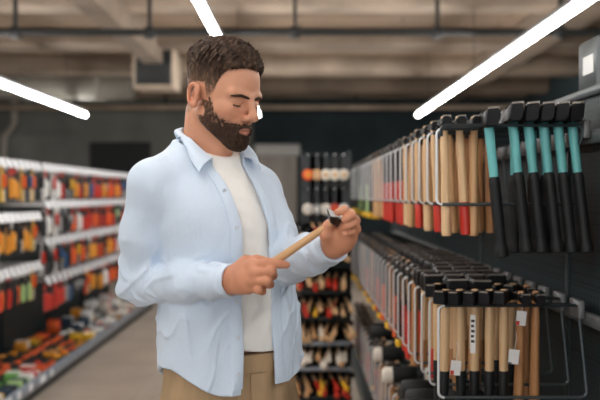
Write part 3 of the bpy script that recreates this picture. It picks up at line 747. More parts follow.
def surface_net(F):
    v = F.v; s = v < 0; n = np.array(v.shape)
    cnt = np.zeros(tuple(n - 1), np.uint8)
    offs = [(c & 1, (c >> 1) & 1, (c >> 2) & 1) for c in range(8)]
    def view(a, o): return a[o[0]:n[0] - 1 + o[0], o[1]:n[1] - 1 + o[1], o[2]:n[2] - 1 + o[2]]
    for o in offs: cnt += view(s, o)
    ijk = np.argwhere((cnt > 0) & (cnt < 8))
    idx = np.full(tuple(n - 1), -1, np.int32); idx[tuple(ijk.T)] = np.arange(len(ijk))
    cv = np.stack([v[ijk[:, 0] + o[0], ijk[:, 1] + o[1], ijk[:, 2] + o[2]] for o in offs], 1)
    acc = np.zeros((len(ijk), 3)); num = np.zeros(len(ijk))
    for a in range(8):
        for b in range(a + 1, 8):
            if sum(abs(p - q) for p, q in zip(offs[a], offs[b])) != 1: continue
            va, vb = cv[:, a], cv[:, b]; cr = (va < 0) != (vb < 0)
            t = np.where(cr, va / np.where(cr, va - vb, 1), 0)
            pa, pb = np.array(offs[a]), np.array(offs[b])
            acc += np.where(cr[:, None], pa + t[:, None] * (pb - pa), 0); num += cr
    acc /= num[:, None]
    W = []
    for d, g in enumerate((F.x, F.y, F.z)):
        i = ijk[:, d]; W.append(g[i] + acc[:, d] * (g[i + 1] - g[i]))
    W = np.stack(W, 1)
    quads = []
    for ax in range(3):
        b, c = (ax + 1) % 3, (ax + 2) % 3
        lo = [slice(None)] * 3; hi = [slice(None)] * 3
        lo[ax] = slice(0, n[ax] - 1); hi[ax] = slice(1, n[ax])
        s0, s1 = s[tuple(lo)], s[tuple(hi)]
        e = np.argwhere(s0 != s1)
        e = e[(e[:, b] > 0) & (e[:, c] > 0) & (e[:, b] < n[b] - 1) & (e[:, c] < n[c] - 1)]
        ins = s0[tuple(e.T)]
        def cell(db, dc):
            q = e.copy(); q[:, b] += db; q[:, c] += dc; return idx[tuple(q.T)]
        q = np.stack([cell(-1, -1), cell(0, -1), cell(0, 0), cell(-1, 0)], 1)
        q[~ins] = q[~ins][:, ::-1]
        quads.append(q)
    Q = np.concatenate(quads); Q = Q[(Q >= 0).all(1)]
    return W, Q
def np_mesh(name, W, Q, m, origin, keep=None, col=None):
    if keep is not None:
        Q = Q[keep[Q].all(1)]
    used = np.unique(Q); rm = np.full(len(W), -1, np.int64); rm[used] = np.arange(len(used))
    W = W[used]; Q = rm[Q]
    if col is not None: col = col[used]
    me = bpy.data.meshes.new(name)
    me.vertices.add(len(W)); me.vertices.foreach_set('co', (W - origin).astype(np.float32).ravel())
    me.loops.add(Q.size); me.loops.foreach_set('vertex_index', Q.astype(np.int32).ravel())
    me.polygons.add(len(Q)); me.polygons.foreach_set('loop_start', (np.arange(len(Q)) * 4).astype(np.int32))
    me.update(calc_edges=True); me.validate()
    me.polygons.foreach_set('use_smooth', [True] * len(me.polygons))
    if col is not None:
        a = me.color_attributes.new('tone', 'FLOAT_COLOR', 'POINT')
        a.data.foreach_set('color', np.concatenate([col, np.ones((len(col), 1))], 1).astype(np.float32).ravel())
    me.materials.append(M[m])
    return me
def rng(*seg):
    out = []
    for a, b, h in seg: out.append(np.arange(a, b - h * .25, h))
    return np.concatenate(out + [[seg[-1][1]]])
_rs = np.random.RandomState(3)
_nd = _rs.normal(size=(10, 3)); _nd /= np.linalg.norm(_nd, axis=1)[:, None]; _np = _rs.uniform(0, 6.28, 10)
def wob(P, scale):
    """cheap smooth noise about -1..1"""
    r = 0
    for i in range(10): r = r + np.sin(P @ _nd[i] * (6.28 / scale) * (.6 + .09 * i) + _np[i])
    return r / 3.2
def ss(a, b, x):
    t = np.clip((x - a) / (b - a), 0, 1); return t * t * (3 - 2 * t)
V = lambda px, py, y: np.array(at(px, py, y))

ORIGIN = np.array([-.2, 1.97, 0.])
# torso frame
TH = math.radians(36)
fT = np.array([math.sin(TH), -math.cos(TH), 0]); rT = np.array([-math.cos(TH), -math.sin(TH), 0])
T0 = np.array([-.205, 1.975, 0])
def tw(s_, f_, z_): return T0 + rT * s_ + fT * f_ + np.array([0, 0, z_])
# head frame
YH, PH = math.radians(52), math.radians(14)
fH0 = np.array([math.sin(YH), -math.cos(YH), 0]); R3 = np.array([-math.cos(YH), -math.sin(YH), 0])
F3 = fH0 * math.cos(PH) - np.array([0, 0, math.sin(PH)]); U3 = fH0 * math.sin(PH) + np.array([0, 0, math.cos(PH)])
HS = .965
H0 = np.array([-.186, 1.95, 1.677])
HAX = np.array([F3, R3, U3])
def hw(f, r, u): return H0 + HS * (F3 * f + R3 * r + U3 * u)
def hl(P): q = (P - H0) @ HAX.T / HS; return q[:, 0], q[:, 1], q[:, 2]
# limbs, in world coordinates
SR, ER, WR = V(153, 184, 1.89), V(140.5, 282.5, 1.95), V(230, 281, 1.775)
SL, EL, WL = V(259, 187, 2.05), V(287, 263, 1.95), V(333, 246, 1.735)

def build_head(F):
    S = HS
    def E(c, r, k=.012, op='add'): F.ell(hw(*c), [x * S for x in r], HAX, k, op)
    def C(a, b, ra, rb=None, k=.01, op='add'): F.cap(hw(*a), hw(*b), ra * S, (rb or ra) * S, k, op)
    E((-.008, 0, .044), (.089, .0745, .081), .02)
    E((.029, 0, .048), (.062, .058, .060), .03)
    E((.030, 0, -.005), (.062, .060, .075), .03)
    E((.034, 0, -.046), (.054, .050, .047), .03)
    for sgn in (1, -1):
        C((.002, sgn * .050, -.040), (.068, sgn * .014, -.089), .016, .016, .025)       # jaw line
        E((.060, sgn * .042, -.020), (.023, .020, .018), .02)                            # cheekbone
        C((.089, sgn * .012, .019), (.078, sgn * .046, .021), .009, .009, .012)          # brow
    C((.071, -.006, -.095), (.071, .006, -.095), .0165, None, .02)                       # chin
    E((.079, 0, -.060), (.0165, .024, .022), .018)                                        # muzzle
    for sgn in (1, -1):
        E((.096, sgn * .030, .000), (.013, .017, .012), .012, 'cut')                     # eye socket
        E((.0765, sgn * .031, -.002), (.0135, .0150, .0132), .003)                       # eyeball under lids
        C((.0885, sgn * .020, .0045), (.083, sgn * .044, .0040), .0030, .0025, .005)     # upper lid fold
        C((.0875, sgn * .022, -.0145), (.082, sgn * .042, -.012), .0030, .0025, .006)    # lower lid
    C((.094, 0, .012), (.116, 0, -.022), .0080, .0090, .012)                             # nose bridge
    E((.116, 0, -.027), (.0125, .0115, .0100), .010)
    for sgn in (1, -1):
        E((.103, sgn * .0125, -.032), (.0115, .0065, .0075), .005)
        E((.107, sgn * .0065, -.041), (.005, .0032, .004), .002, 'cut')
    C((.0915, -.019, -.0600), (.0985, 0, -.0555), .0052, .0062, .005); C((.0985, 0, -.0555), (.0915, .019, -.0600), .0062, .0052, .005)
    C((.0905, -.017, -.0650), (.0960, 0, -.0675), .0052, .0070, .004); C((.0960, 0, -.0675), (.0905, .017, -.0650), .0070, .0052, .004)
    C((.1000, -.022, -.0618), (.1055, 0, -.0612), .0022, None, .003, 'cut'); C((.1055, 0, -.0612), (.1000, .022, -.0618), .0022, None, .003, 'cut')
    for sgn in (1, -1):
        ex = hw(-.004, sgn * .0765, -.004)
        axe = [F3 * .95 + U3 * -.2, R3 * sgn * .93 - F3 * .36, U3 * .97 + F3 * -.1]
        o_ = R3 * sgn * .0045 + U3 * .003
        F.ell(ex + o_, [.0150, .0060, .0240], axe, .006)
        rim = []
        for a in np.linspace(-2.2, 2.0, 13):                      # helix from lobe over the top to the crus
            rim.append(ex + o_ + axe[0] * -.0145 * math.cos(a) * 1.02 + axe[2] * (.0245 * math.sin(a)) + axe[1] * (.0040 + .003 * math.cos(a)))
        F.chain(rim, [.0042] * 5 + [.0036] * 8, .004)
        F.ell(ex + o_ + axe[2] * -.0215 + axe[0] * .001 + axe[1] * .002, [.0080, .0055, .0080], axe, .005)
        F.ell(ex + o_ + axe[1] * .0085 + axe[0] * .002 - axe[2] * .002, [.0085, .0072, .0135], axe, .003, 'cut')
        F.ell(ex + o_ + axe[0] * .0125 - axe[2] * .004 + axe[1] * .002, [.0040, .0050, .0065], axe, .003)
def build_neck(F):
    nb = tw(0, -.035, 1.53)
    F.cap(hw(-.030, 0, -.045), nb, .054, .060, .02)
    F.cap(hw(.018, 0, -.075), tw(0, .010, 1.49), .030, .034, .025)

# hands: one chain per finger
HR = dict(wrist=WR,
          palm=[(253, 265, 1.722), (255, 272.5, 1.712), (253, 281, 1.714), (248.5, 288, 1.724)],
          fing=[[(253, 265, 1.722), (268, 263, 1.700), (279, 264, 1.700), (286.5, 265, 1.704)],
                [(255, 272.5, 1.712), (271, 271.5, 1.690), (273, 275.5, 1.716), (262, 276, 1.742)],
                [(253, 281, 1.714), (267, 281, 1.692), (270, 284.5, 1.716), (259, 284, 1.742)],
                [(248.5, 288, 1.724), (259, 289.5, 1.704), (262.5, 291.5, 1.722), (254, 290, 1.742)]],
          thumb=[(236, 272, 1.762), (246, 262, 1.752), (257, 260, 1.748), (267, 261.5, 1.744)])
HL = dict(wrist=WL,
          palm=[(346.5, 226, 1.672), (350, 232, 1.674), (350, 238.5, 1.680), (346.5, 244.5, 1.690)],
          fing=[[(346.5, 226, 1.672), (349.5, 214, 1.660), (344.5, 209.8, 1.642), (338, 212.5, 1.632)],
                [(350, 232, 1.674), (354.5, 220.5, 1.662), (351.5, 215.5, 1.640), (345, 219.5, 1.630)],
                [(350, 238.5, 1.680), (355.5, 229, 1.668), (353.5, 223, 1.645), (347, 226.5, 1.634)],
                [(346.5, 244.5, 1.690), (352.5, 237, 1.676), (351.5, 231.5, 1.654), (345.5, 233.5, 1.644)]],
          thumb=[(331, 246, 1.705), (326.5, 235, 1.690), (328, 226, 1.684), (333, 220.5, 1.682)])
def build_hand(F, H, elbow, side):
    G = Field(F.x, F.y, F.z) if False else None
    w_ = H['wrist']; P = [V(*p) for p in H['palm']]
    F.cap(w_ + (elbow - w_) * .35, w_, .0265, .0250, .02)
    for i, p in enumerate(P):
        base = w_ + (P[i] - np.mean(P, 0)) * .45
        F.cap(base, p, .0155, .0125, .016)
    for a, b in zip(P[:-1], P[1:]):
        F.cap((a * .6 + w_ * .4), (b * .6 + w_ * .4), .0155, None, .014)
    th = [V(*p) for p in H['thumb']]
    F.cap(w_ * .5 + th[0] * .5, th[1], .018, .0145, .016)
    F.chain(th[1:], [.0125, .0105, .0088], .005)
    rad = [(.0112, .0098, .0088, .0076), (.0116, .0102, .0090, .0078), (.0110, .0096, .0086, .0074), (.0098, .0086, .0076, .0066)]
    for f, r in zip(H['fing'], rad):
        f = [V(*p) for p in f]
        F.chain(f, r, .0032)
        F.ell(f[1], [r[1] * 1.12] * 3, None, .004)
        F.ell(f[0], [r[0] * 1.16] * 3, None, .006)
        if side == 'R':                                   # tendon from wrist to knuckle
            F.cap(f[0] * .35 + w_ * .65 + np.array([.0, -.0135, .003]), f[0] + np.array([0, -.004, 0]), .0028, .0040, .008)

def csp(z, zt, L):
    zz = np.linspace(zt[0], zt[-1], 200); o = np.interp(zz, zt, L)
    k = np.hanning(31); k /= k.sum(); o = np.convolve(np.pad(o, 15, 'edge'), k, 'valid')
    return np.interp(z, zz, o)
def lean(z): return np.interp(z, [1.0, 1.12, 1.26, 1.42], [-.043, -.043, -.030, 0.])
def torso(F, zt, at_, bt, ct, k=.0, p=2.3, zmax=None, name=None):
    """lofted torso: half width a(z), half depth b(z), forward offset c(z)"""
    z0, z1 = zt[0], zt[-1]
    sl, X, Y, Z = F.blk((-.6, 1.5, z0 - .05), (.3, 2.4, z1 + .05))
    a, b, c = (csp(Z, zt, q_) for q_ in (at_, bt, ct))
    s_ = (X - T0[0]) * rT[0] + (Y - T0[1]) * rT[1] - lean(Z); f_ = (X - T0[0]) * fT[0] + (Y - T0[1]) * fT[1] - c
    q = (np.abs(s_ / a) ** p + np.abs(f_ / b) ** p) ** (1 / p)
    d = (q - 1) * np.minimum(a, b)
    d = np.maximum(d, np.maximum(z0 - Z, Z - z1))
    F.mix(sl, d.astype(np.float32), k, 'add')
ZT = [.93, 1.00, 1.10, 1.20, 1.30, 1.38, 1.44, 1.49, 1.53, 1.57]
AT = [.182, .181, .175, .164, .158, .158, .156, .140, .095, .070]
BT = [.128, .128, .126, .124, .128, .130, .120, .098, .078, .066]
CT = [.004, .004, .006, .008, .010, .010, .004, -.010, -.020, -.028]
def off(L, d): return [x + d for x in L]

# ---- body, one continuous skin
B = Field(rng((-.47, -.30, .006), (-.30, .145, .0026)), rng((1.585, 2.06, .0026), (2.06, 2.26, .007)), rng((-.005, 1.17, .014), (1.17, 1.835, .0026)))
build_head(B); build_neck(B)
torso(B, ZT, [a - np.interp(z, [1.1, 1.25], [.050, .034]) for a, z in zip(AT, ZT)], [a - np.interp(z, [1.1, 1.25], [.046, .034]) for a, z in zip(BT, ZT)], CT, .02)
for s_, e_, w_ in ((SR, ER, WR), (SL, EL, WL)):
    B.cap(tw(0, -.03, 1.50), s_, .045, .036, .02)
    B.chain([s_, e_, w_ + (e_ - w_) * .2], [.037, .033, .026], .02)
build_hand(B, HR, ER, 'R'); build_hand(B, HL, EL, 'L')
FEET = []
for sg in (1, -1):
    hip, kn, an = tw(sg * .085 - .045, 0, .93), tw(sg * .105, .015, .50), tw(sg * .125, -.02, .09)
    FEET.append((sg, an))
    B.chain([hip, kn, an], [.062, .048, .036], .02)
    B.cap(an + [0, 0, -.03], an + fT * .14 + rT * sg * .03 + np.array([0, 0, -.055]), .035, .025, .02)
B.cap(tw(-.12, 0, .96), tw(.03, 0, .96), .068, None, .02)
Wb, Qb = surface_net(B)
SKIN = np.array([.63, .305, .185]); HAIRC = np.array([.075, .042, .026]); BEARDC = np.array([.060, .034, .022])
def beard_amount(f, r, u):
    """0..1 coverage of beard in head coordinates"""
    ar = np.abs(r)
    line = np.interp(f, [.004, .030, .050, .072, .086, .100, .13], [.035, .004, -.030, -.043, -.046, -.0475, -.0475])
    m = ss(.010, -.012, u - line + .003 * wob(np.stack([f, r, u], 1), .008)) * ss(-.004, .010, f + .10 * np.minimum(u + .05, 0) * -1)
    lips = ss(1.3, .8, np.sqrt((r / .0200) ** 2 + ((u + .0635) / .0078) ** 2)) * ss(.080, .088, f)
    m = m * (1 - lips)
    lo = np.interp(f, [-.01, .03, .06, .09], [-.052, -.076, -.098, -.122]); m = m * ss(-.010, .006, u - lo)
    nose = ss(.013, .009, ar) * ss(.103, .108, f) * ss(-.046, -.043, u)
    earz = (ar > .066) * (f < .026) * (u > -.045)
    return m * (1 - nose) * (1 - earz), lips
def scalp_amount(f, r, u):
    ar = np.abs(r)
    # height of the hair's lower edge going from the nape round the ear to the forehead
    line = np.interp(f, [-.11, -.075, -.045, -.022, -.018, .012, .020, .040, .050, .062, .082, .11], [-.050, -.052, -.048, -.035, .030, .030, .000, .014, .052, .072, .081, .086])
    return ss(-.006, .008, u - line + .0025 * wob(np.stack([f, r, u], 1), .009))
f, r, u = hl(Wb)
near = (np.abs(f) < .16) & (np.abs(r) < .12) & (u > -.14) & (u < .16)
bm, lips = beard_amount(f, r, u); bm *= near; lips *= near; hm = scalp_amount(f, r, u) * near
nz = .5 + .5 * wob(Wb, .006)
col = np.repeat(SKIN[None], len(Wb), 0)
def blend(col, c, m): return col * (1 - m[:, None]) + np.array(c) * m[:, None]
flush = near * np.exp(-(((f - .085) / .03) ** 2 + ((u + .03) / .02) ** 2)) * .35
col = blend(col, [.55, .20, .12], flush)
col = blend(col, [.47, .17, .12], lips * .6)
col = blend(col, [.12, .04, .03], near * (f > .085) * np.exp(-((u + .0615) / .0016) ** 2) * (np.abs(r) < .021) * .8)
ear = near * (np.abs(r) > .0765) * (f < .022) * (f > -.034) * (u < .036)
col = blend(col, [.58, .22, .13], ear * .5)
col = blend(col, BEARDC, np.clip(bm * (.78 + .3 * (nz - .5)), 0, 1))
col = blend(col, HAIRC, np.clip(hm * ((.50 + .30 * ss(-.03, .03, u)) + .35 * (nz - .5)), 0, 1) * (1 - ear))
hands = Wb[:, 2] < 1.42
col = blend(col, [.57, .245, .140], hands * .85)
person = bpy.data.objects.new('person', np_mesh('person', Wb, Qb, 'skin', ORIGIN, None, col)); COL.objects.link(person)
person.location = ORIGIN
tag(person, 'bearded man in open light blue shirt looking down at the hammer he holds', 'person')
def pchild(name, W, Q, m, label=None, keep=None, col=None, parent=None):
    o = bpy.data.objects.new(name, np_mesh(name, W, Q, m, ORIGIN, keep, col)); COL.objects.link(o); o.parent = parent or person
    if label: o['label'] = label
    return o
def pmb(name, mb, m, parent=None):
    mb.v = [tuple(np.array(p) - ORIGIN) for p in mb.v]
    return mb.build(name, m, parent or person)

# ---- hair and beard: shells grown from the head surface
Hd = Field(rng((-.33, -.04, .0022)), rng((1.80, 2.12, .0022)), rng((1.49, 1.85, .0022)))
build_head(Hd)
i, P = Hd.pts(np.abs(Hd.v) < .045)
f, r, u = hl(P); ar = np.abs(r)
q = np.stack([f, r, u], 1)
top = ss(.045, .105, u)
sc = scalp_amount(f, r, u)
sw = f * 1.0 + r * .55 + .012 * wob(q, .05)                        # locks swept back and across
lock = np.sin(sw * 2 * PI / .017 + 2.2 * wob(q, .03)) * .0024 + wob(q, .011) * .0012
front = ss(.045, .085, f) * top
tk = sc * (-.0010 + .0056 * ss(.012, .065, u)) + top * .0150 * sc * (1 - .72 * front) + lock * (.15 + 1.5 * top) * sc
tk = np.where((sc < .02) | ((ar > .0785) & (u < .036) & (np.abs(f) < .035)), -.005, tk - .0006)
hv = Hd.v.copy(); Hd.v[i[:, 0], i[:, 1], i[:, 2]] -= tk.astype(np.float32)
Wh, Qh = surface_net(Hd)
f, r, u = hl(Wh); kp = (scalp_amount(f, r, u) > .25) & (u + .004 * wob(np.stack([f, r, u], 1), .007) > .012)
kp &= ~((np.abs(r) > .0785) & (f > -.034) & (f < .024) & (u < .036))
fade = ss(.075, .01, u)
hc = blend(np.repeat(np.array([[.036, .020, .013]]), len(Wh), 0), [.19, .112, .072], fade * .8)
hc = blend(hc, [.19, .115, .068], np.clip(.28 * (wob(np.stack([f * 2.2, r, u], 1), .02)), 0, .5))
pchild('hair', Wh, Qh, 'hair', 'short brown hair swept back', kp, hc)
Hd.v = hv.copy()
f, r, u = hl(P)
bm, lips = beard_amount(f, r, u)
q = np.stack([f, r, u], 1)
tk = bm * (.0012 + .0040 * ss(-.05, -.100, u) + .0018 * ss(.08, .1, f)) + bm * (wob(q, .006) * .0013)
tk = np.where(bm < .05, -.005, tk - .0008)
Hd.v[i[:, 0], i[:, 1], i[:, 2]] -= tk.astype(np.float32)
Wm, Qm = surface_net(Hd)
f, r, u = hl(Wm); bm, _ = beard_amount(f, r, u)
bc = blend(np.repeat(BEARDC[None] * .8, len(Wm), 0), [.13, .07, .042], ss(.06, .0, f) * .5 + ss(-.06, -.03, u) * .3)
pchild('beard', Wm, Qm, 'beard', 'trimmed dark beard', bm > .35, bc)
Hd.v = hv.copy()
f, r, u = hl(P); ar = np.abs(r)
ebl = np.interp(ar, [.010, .030, .052], [.0150, .0190, .0150])
eb = ss(1.2, .6, np.sqrt(((u - ebl) / .0037) ** 2 + ((ar - .031) / .023) ** 4)) * (f > .05)
Hd.v[i[:, 0], i[:, 1], i[:, 2]] -= np.where(eb < .02, -.004, eb * .0035 - .0008).astype(np.float32)
We, Qe = surface_net(Hd)
f, r, u = hl(We); ar = np.abs(r); ebl = np.interp(ar, [.010, .030, .052], [.0150, .0190, .0150])
ek = (np.abs(u - ebl) < .0046) & (ar > .008) & (ar < .055) & (f > .05)
for sgn in (1, -1):
    pchild('eyebrow', We, Qe, 'beard', None, ek & (r * sgn > 0), np.repeat(BEARDC[None] * .8, len(We), 0))
    c = np.array([.0765, sgn * .031, -.002]); pts = []
    for a in np.linspace(-.95, .95, 9):
        th = a; d = np.array([math.cos(th), math.sin(th) * 1.0, -.33 + .10 * a * a]); d /= np.linalg.norm(d)
        pts.append(hw(*(c + d * np.array([.0140, .0155, .0137]))))
    pmb('eyelashes', MB().tube(pts, .0016, 6), 'lash')

# ---- shirt
S_ = Field(rng((-.46, .10, .003)), rng((1.68, 2.24, .003)), rng((.96, 1.62, .003)))
torso(S_, ZT, AT, BT, CT, .02)
tors_only = None
S_.cap(tw(.02, -.035, 1.536), SR + [0, 0, .002], .050, .051, .05); S_.cap(tw(-.02, -.035, 1.530), SL + [0, 0, .002], .048, .045, .05)
A_ = Field(S_.x, S_.y, S_.z)
def along(P, a, b):
    d = b - a; L = np.linalg.norm(d); return (P - a) @ (d / L), L
mR, mL = (SR + ER) / 2, (SL + EL) / 2
A_.chain([SR, mR + [-.004, 0, 0], ER, WR + (ER - WR) * .45, WR + (ER - WR) * .12, WR + (WR - ER) * .05], [.0535, .0545, .050, .044, .0345, .0335], .02)
A_.chain([SL, mL, EL, WL + (EL - WL) * .45, WL + (EL - WL) * .12, WL + (WL - EL) * .05], [.046, .047, .048, .042, .0335, .0325], .02)
def sleeve_folds(P):
    d = np.zeros(len(P))
    for s_, e_, w_ in ((SR, ER, WR), (SL, EL, WL)):
        t1, L1 = along(P, s_, e_); t2, L2 = along(P, e_, w_)
        def sd(a, b, t, L): return np.linalg.norm(P - (a + np.clip(t / L, 0, 1)[:, None] * (b - a)), axis=1)
        d1, d2 = sd(s_, e_, t1, L1), sd(e_, w_, t2, L2); g1 = ss(-.012, .012, d2 - d1); g2 = 1 - g1
        n1 = wob(P, .09); n2 = wob(P + 3.1, .05)
        near1 = g1 * np.exp(-((t1 - L1 * .95) / .075) ** 2); near2 = np.exp(-((t2 - .05) / .06) ** 2) + .8 * np.exp(-((t2 - L2 * .74) / .05) ** 2); near2 = near2 * g2
        # diagonal creases fanning out of the elbow, ring creases along the forearm
        d += near1 * np.sin(2 * PI * (t1 + .35 * (P[:, 1] - e_[1]) + .4 * (P[:, 0] - e_[0])) / .065 + 1.2 * n1) * .0016
        d += near2 * np.sin(2 * PI * (t2 + .35 * P[:, 2]) / .062 + 1.2 * n1) * .0016
        d += .0006 * n2 * ss(0, .08, t1)
        rd = 1 - 2 * np.abs(np.sin(PI * (t1 * 1.1 + .6 * (P[:, 0] - e_[0]) + .5 * (P[:, 1] - e_[1])) / .085 + .8 * n1))
        d += -.0060 * near1 * np.clip(rd, -.2, 1)
        rd = 1 - 2 * np.abs(np.sin(PI * (t2 + .5 * (P[:, 2] - e_[2])) / .080 + .9 * n1))
        d += -.0052 * near2 * np.clip(rd, -.2, 1)
    return d
A_.displace(sleeve_folds)
def torso_folds(P):
    s_ = (P - T0) @ rT; f_ = (P - T0) @ fT; z = P[:, 2]
    n = wob(P * np.array([1, 1, .45]), .10); n2 = wob(P + 1.7, .05)
    pull = np.exp(-((z - 1.25) / .09) ** 2)
    d = (.0030 * n + .0012 * n2) * (1 - .6 * ss(1.34, 1.44, z))
    d += .0030 * ss(.2, -.1, z - 1.2) * np.sin(2 * PI * (s_ + .10 * np.sin(z * 7)) / .11 + n)
    d += .0011 * ss(1.33, 1.42, z) * np.sin(2 * PI * (z * .8 + np.abs(s_) * 1.1) / .06 + n * 1.5) * ss(.09, .15, np.abs(s_))
    rd = 1 - 2 * np.abs(np.sin(PI * (z + .5 * s_ + .02 * n) / .085 + .8 * n))
    d += -.0045 * np.clip(rd, 0, 1) ** 2 * np.exp(-((z - 1.20) / .12) ** 2)
    rd = 1 - 2 * np.abs(np.sin(PI * (s_ * 1.0 + .35 * z) / .075 + .9 * n))
    d += -.0036 * np.clip(rd, 0, 1) ** 2 * ss(1.18, 1.05, z)
    return d
S_.displace(torso_folds, .04)
X, Y, Z = S_.x[:, None, None], S_.y[None, :, None], S_.z[None, None, :]
s3 = (X - T0[0]) * rT[0] + (Y - T0[1]) * rT[1] + 0 * Z; f3 = (X - T0[0]) * fT[0] + (Y - T0[1]) * fT[1] + 0 * Z
tv = np.maximum(S_.v, -(S_.v + .0075))
hem = 1.000 + .055 * np.clip((np.abs(s3 + .045) - .08) / .09, 0, 1) ** 2 + np.where(s3 < -.06, .012, 0)
tv = np.maximum(tv, hem - Z)
ZO = [.96, 1.10, 1.25, 1.38, 1.46, 1.52, 1.56]
sRg = np.interp(Z, ZO, [.004, .004, .008, .012, .024, .040, .050]); sLg = np.interp(Z, ZO, [-.090, -.088, -.080, -.070, -.056, -.046, -.05])
op = np.maximum(np.maximum(sLg - s3, s3 - sRg), .02 - f3)
tv = np.maximum(tv, -op)
neck_ax = np.sqrt((s3 / .064) ** 2 + ((f3 + .018 - .25 * (Z - 1.56)) / .064) ** 2)
tv = np.maximum(tv, np.where(Z > 1.49, (1 - neck_ax) * .064, -.05))
tv = np.maximum(tv, Z - (1.585 - .35 * np.maximum(f3 + .05, 0)))
av = np.maximum(A_.v, -(A_.v + .009))
for e_, w_ in ((ER, WR), (EL, WL)):
    d = (w_ - e_) / np.linalg.norm(w_ - e_)
    tt = (X - w_[0]) * d[0] + (Y - w_[1]) * d[1] + (Z - w_[2]) * d[2]
    rad2 = (X - w_[0]) ** 2 + (Y - w_[1]) ** 2 + (Z - w_[2]) ** 2
    av = np.maximum(av, np.where(rad2 < .10 ** 2, tt - .004, -.09))
Sv0, Av0 = S_.v.copy(), A_.v.copy()
S_.v = smin(tv, av, .006 + .018 * ss(1.28, 1.46, Z)).astype(np.float32)
Ws, Qs = surface_net(S_)
shirt = pchild('shirt', Ws, Qs, 'shirt', 'open light blue cotton shirt')
Of = Field(S_.x, S_.y, S_.z); Of.v = smin(Sv0, Av0, .01)
def push(p, d):
    """move a point out along the shirt surface's gradient until it stands d outside"""
    p = np.array(p, float)
    for _ in range(12):
        v = float(Of.sample(p[None])[0])
        if v >= d: break
        g = np.array([float(Of.sample((p + e)[None])[0] - Of.sample((p - e)[None])[0]) for e in np.eye(3) * .004])
        g /= np.linalg.norm(g) + 1e-9; p = p + g * (d - v)
    return p
def snap(p, d, n=14):
    p = np.array(p, float)
    for _ in range(n):
        v = float(Of.sample(p[None])[0])
        g = np.array([float(Of.sample((p + e)[None])[0] - Of.sample((p - e)[None])[0]) for e in np.eye(3) * .004])
        g /= np.linalg.norm(g) + 1e-9; p = p + g * (d - v)
    return p
def sheet(rows, th=.0035):
    """thick cloth from a grid of world points"""
    R = np.array(rows); nr, nc = R.shape[:2]
    du = np.gradient(R, axis=1); dv = np.gradient(R, axis=0); N = np.cross(du, dv); N /= np.linalg.norm(N, axis=2)[..., None] + 1e-9
    A, Bk = R + N * th / 2, R - N * th / 2
    mb = MB(); vs = [tuple(p) for p in A.reshape(-1, 3)] + [tuple(p) for p in Bk.reshape(-1, 3)]; o = nr * nc; fs = []
    for a in range(nr - 1):
        for b in range(nc - 1):
            q = [a * nc + b, a * nc + b + 1, (a + 1) * nc + b + 1, (a + 1) * nc + b]
            fs.append(tuple(q)); fs.append(tuple(x + o for x in reversed(q)))
    rim = [(0, b) for b in range(nc)] + [(a, nc - 1) for a in range(1, nr)] + [(nr - 1, b) for b in range(nc - 2, -1, -1)] + [(a, 0) for a in range(nr - 2, 0, -1)]
    rim = [a * nc + b for a, b in rim]
    for k in range(len(rim)):
        p, q = rim[k], rim[(k + 1) % len(rim)]; fs.append((q, p, p + o, q + o))
    return mb.add(vs, fs)
def spline(P, n):
    P = np.array(P, float); m = len(P); out = []
    for t in np.linspace(0, m - 1, n):
        i = min(int(t), m - 2); x = t - i
        p0, p1, p2, p3 = P[max(i - 1, 0)], P[i], P[i + 1], P[min(i + 2, m - 1)]
        out.append(.5 * (2 * p1 + (p2 - p0) * x + (2 * p0 - 5 * p1 + 4 * p2 - p3) * x * x + (3 * p1 - p0 - 3 * p2 + p3) * x ** 3))
    return np.array(out)
for sg in (1, -1):
    topc = [(0, -.092, 1.610), (.040, -.082, 1.612), (.066, -.045, 1.602), (.070, -.005, 1.585), (.060, .035, 1.560), (.041, .066, 1.533)]
    botc = [(0, -.118, 1.575), (.042, -.096, 1.582), (.062, -.052, 1.582), (.074, -.005, 1.566), (.088, .045, 1.536), (.087, .088, 1.500)]
    if sg < 0: botc[-1] = (.082, .080, 1.505); topc[-1] = (.050, .060, 1.540)
    tp = spline([tw(sg * a, b, c) for a, b, c in topc], 18); bt = spline([tw(sg * a, b, c) for a, b, c in botc], 18)
    rows = []
    for j in range(7):
        t_ = j / 6
        row = []
        for a, b in zip(tp, bt):
            p = a * (1 - t_) + b * t_; out = p - tw(0, -.02, p[2]); out /= np.linalg.norm(out) + 1e-9
            p = p + out * .010 * math.sin(PI * t_) + np.array([0, 0, .006]) * math.sin(PI * t_)
            row.append(push(p, .004 + .002 * t_))
        rows.append(row)
    pmb('collar', sheet(rows), 'shirt', shirt)
    inn = spline([tw(sg * a * .97, b * .97 - .0, c) for a, b, c in topc], 18)
    low = spline([tw(sg * a * .98, b * .98 - .0, c - .045) for a, b, c in topc], 18)
    pmb('collar_stand', sheet([[p * (1 - t_) + q_ * t_ for p, q_ in zip(inn, low)] for t_ in (0, .33, .66, 1)], .003), 'shirt', shirt)
# placket bands, buttons and cuffs lie on the shirt surface
def zpt(s_, z, d):
    for f0 in (.20,):
        p = tw(s_, f0, z)
        for _ in range(60):
            v = float(np.clip(Of.sample(p[None])[0], -.02, .02))
            if abs(v - d) < .0004: break
            p = p - fT * (v - d) * .8
        return p
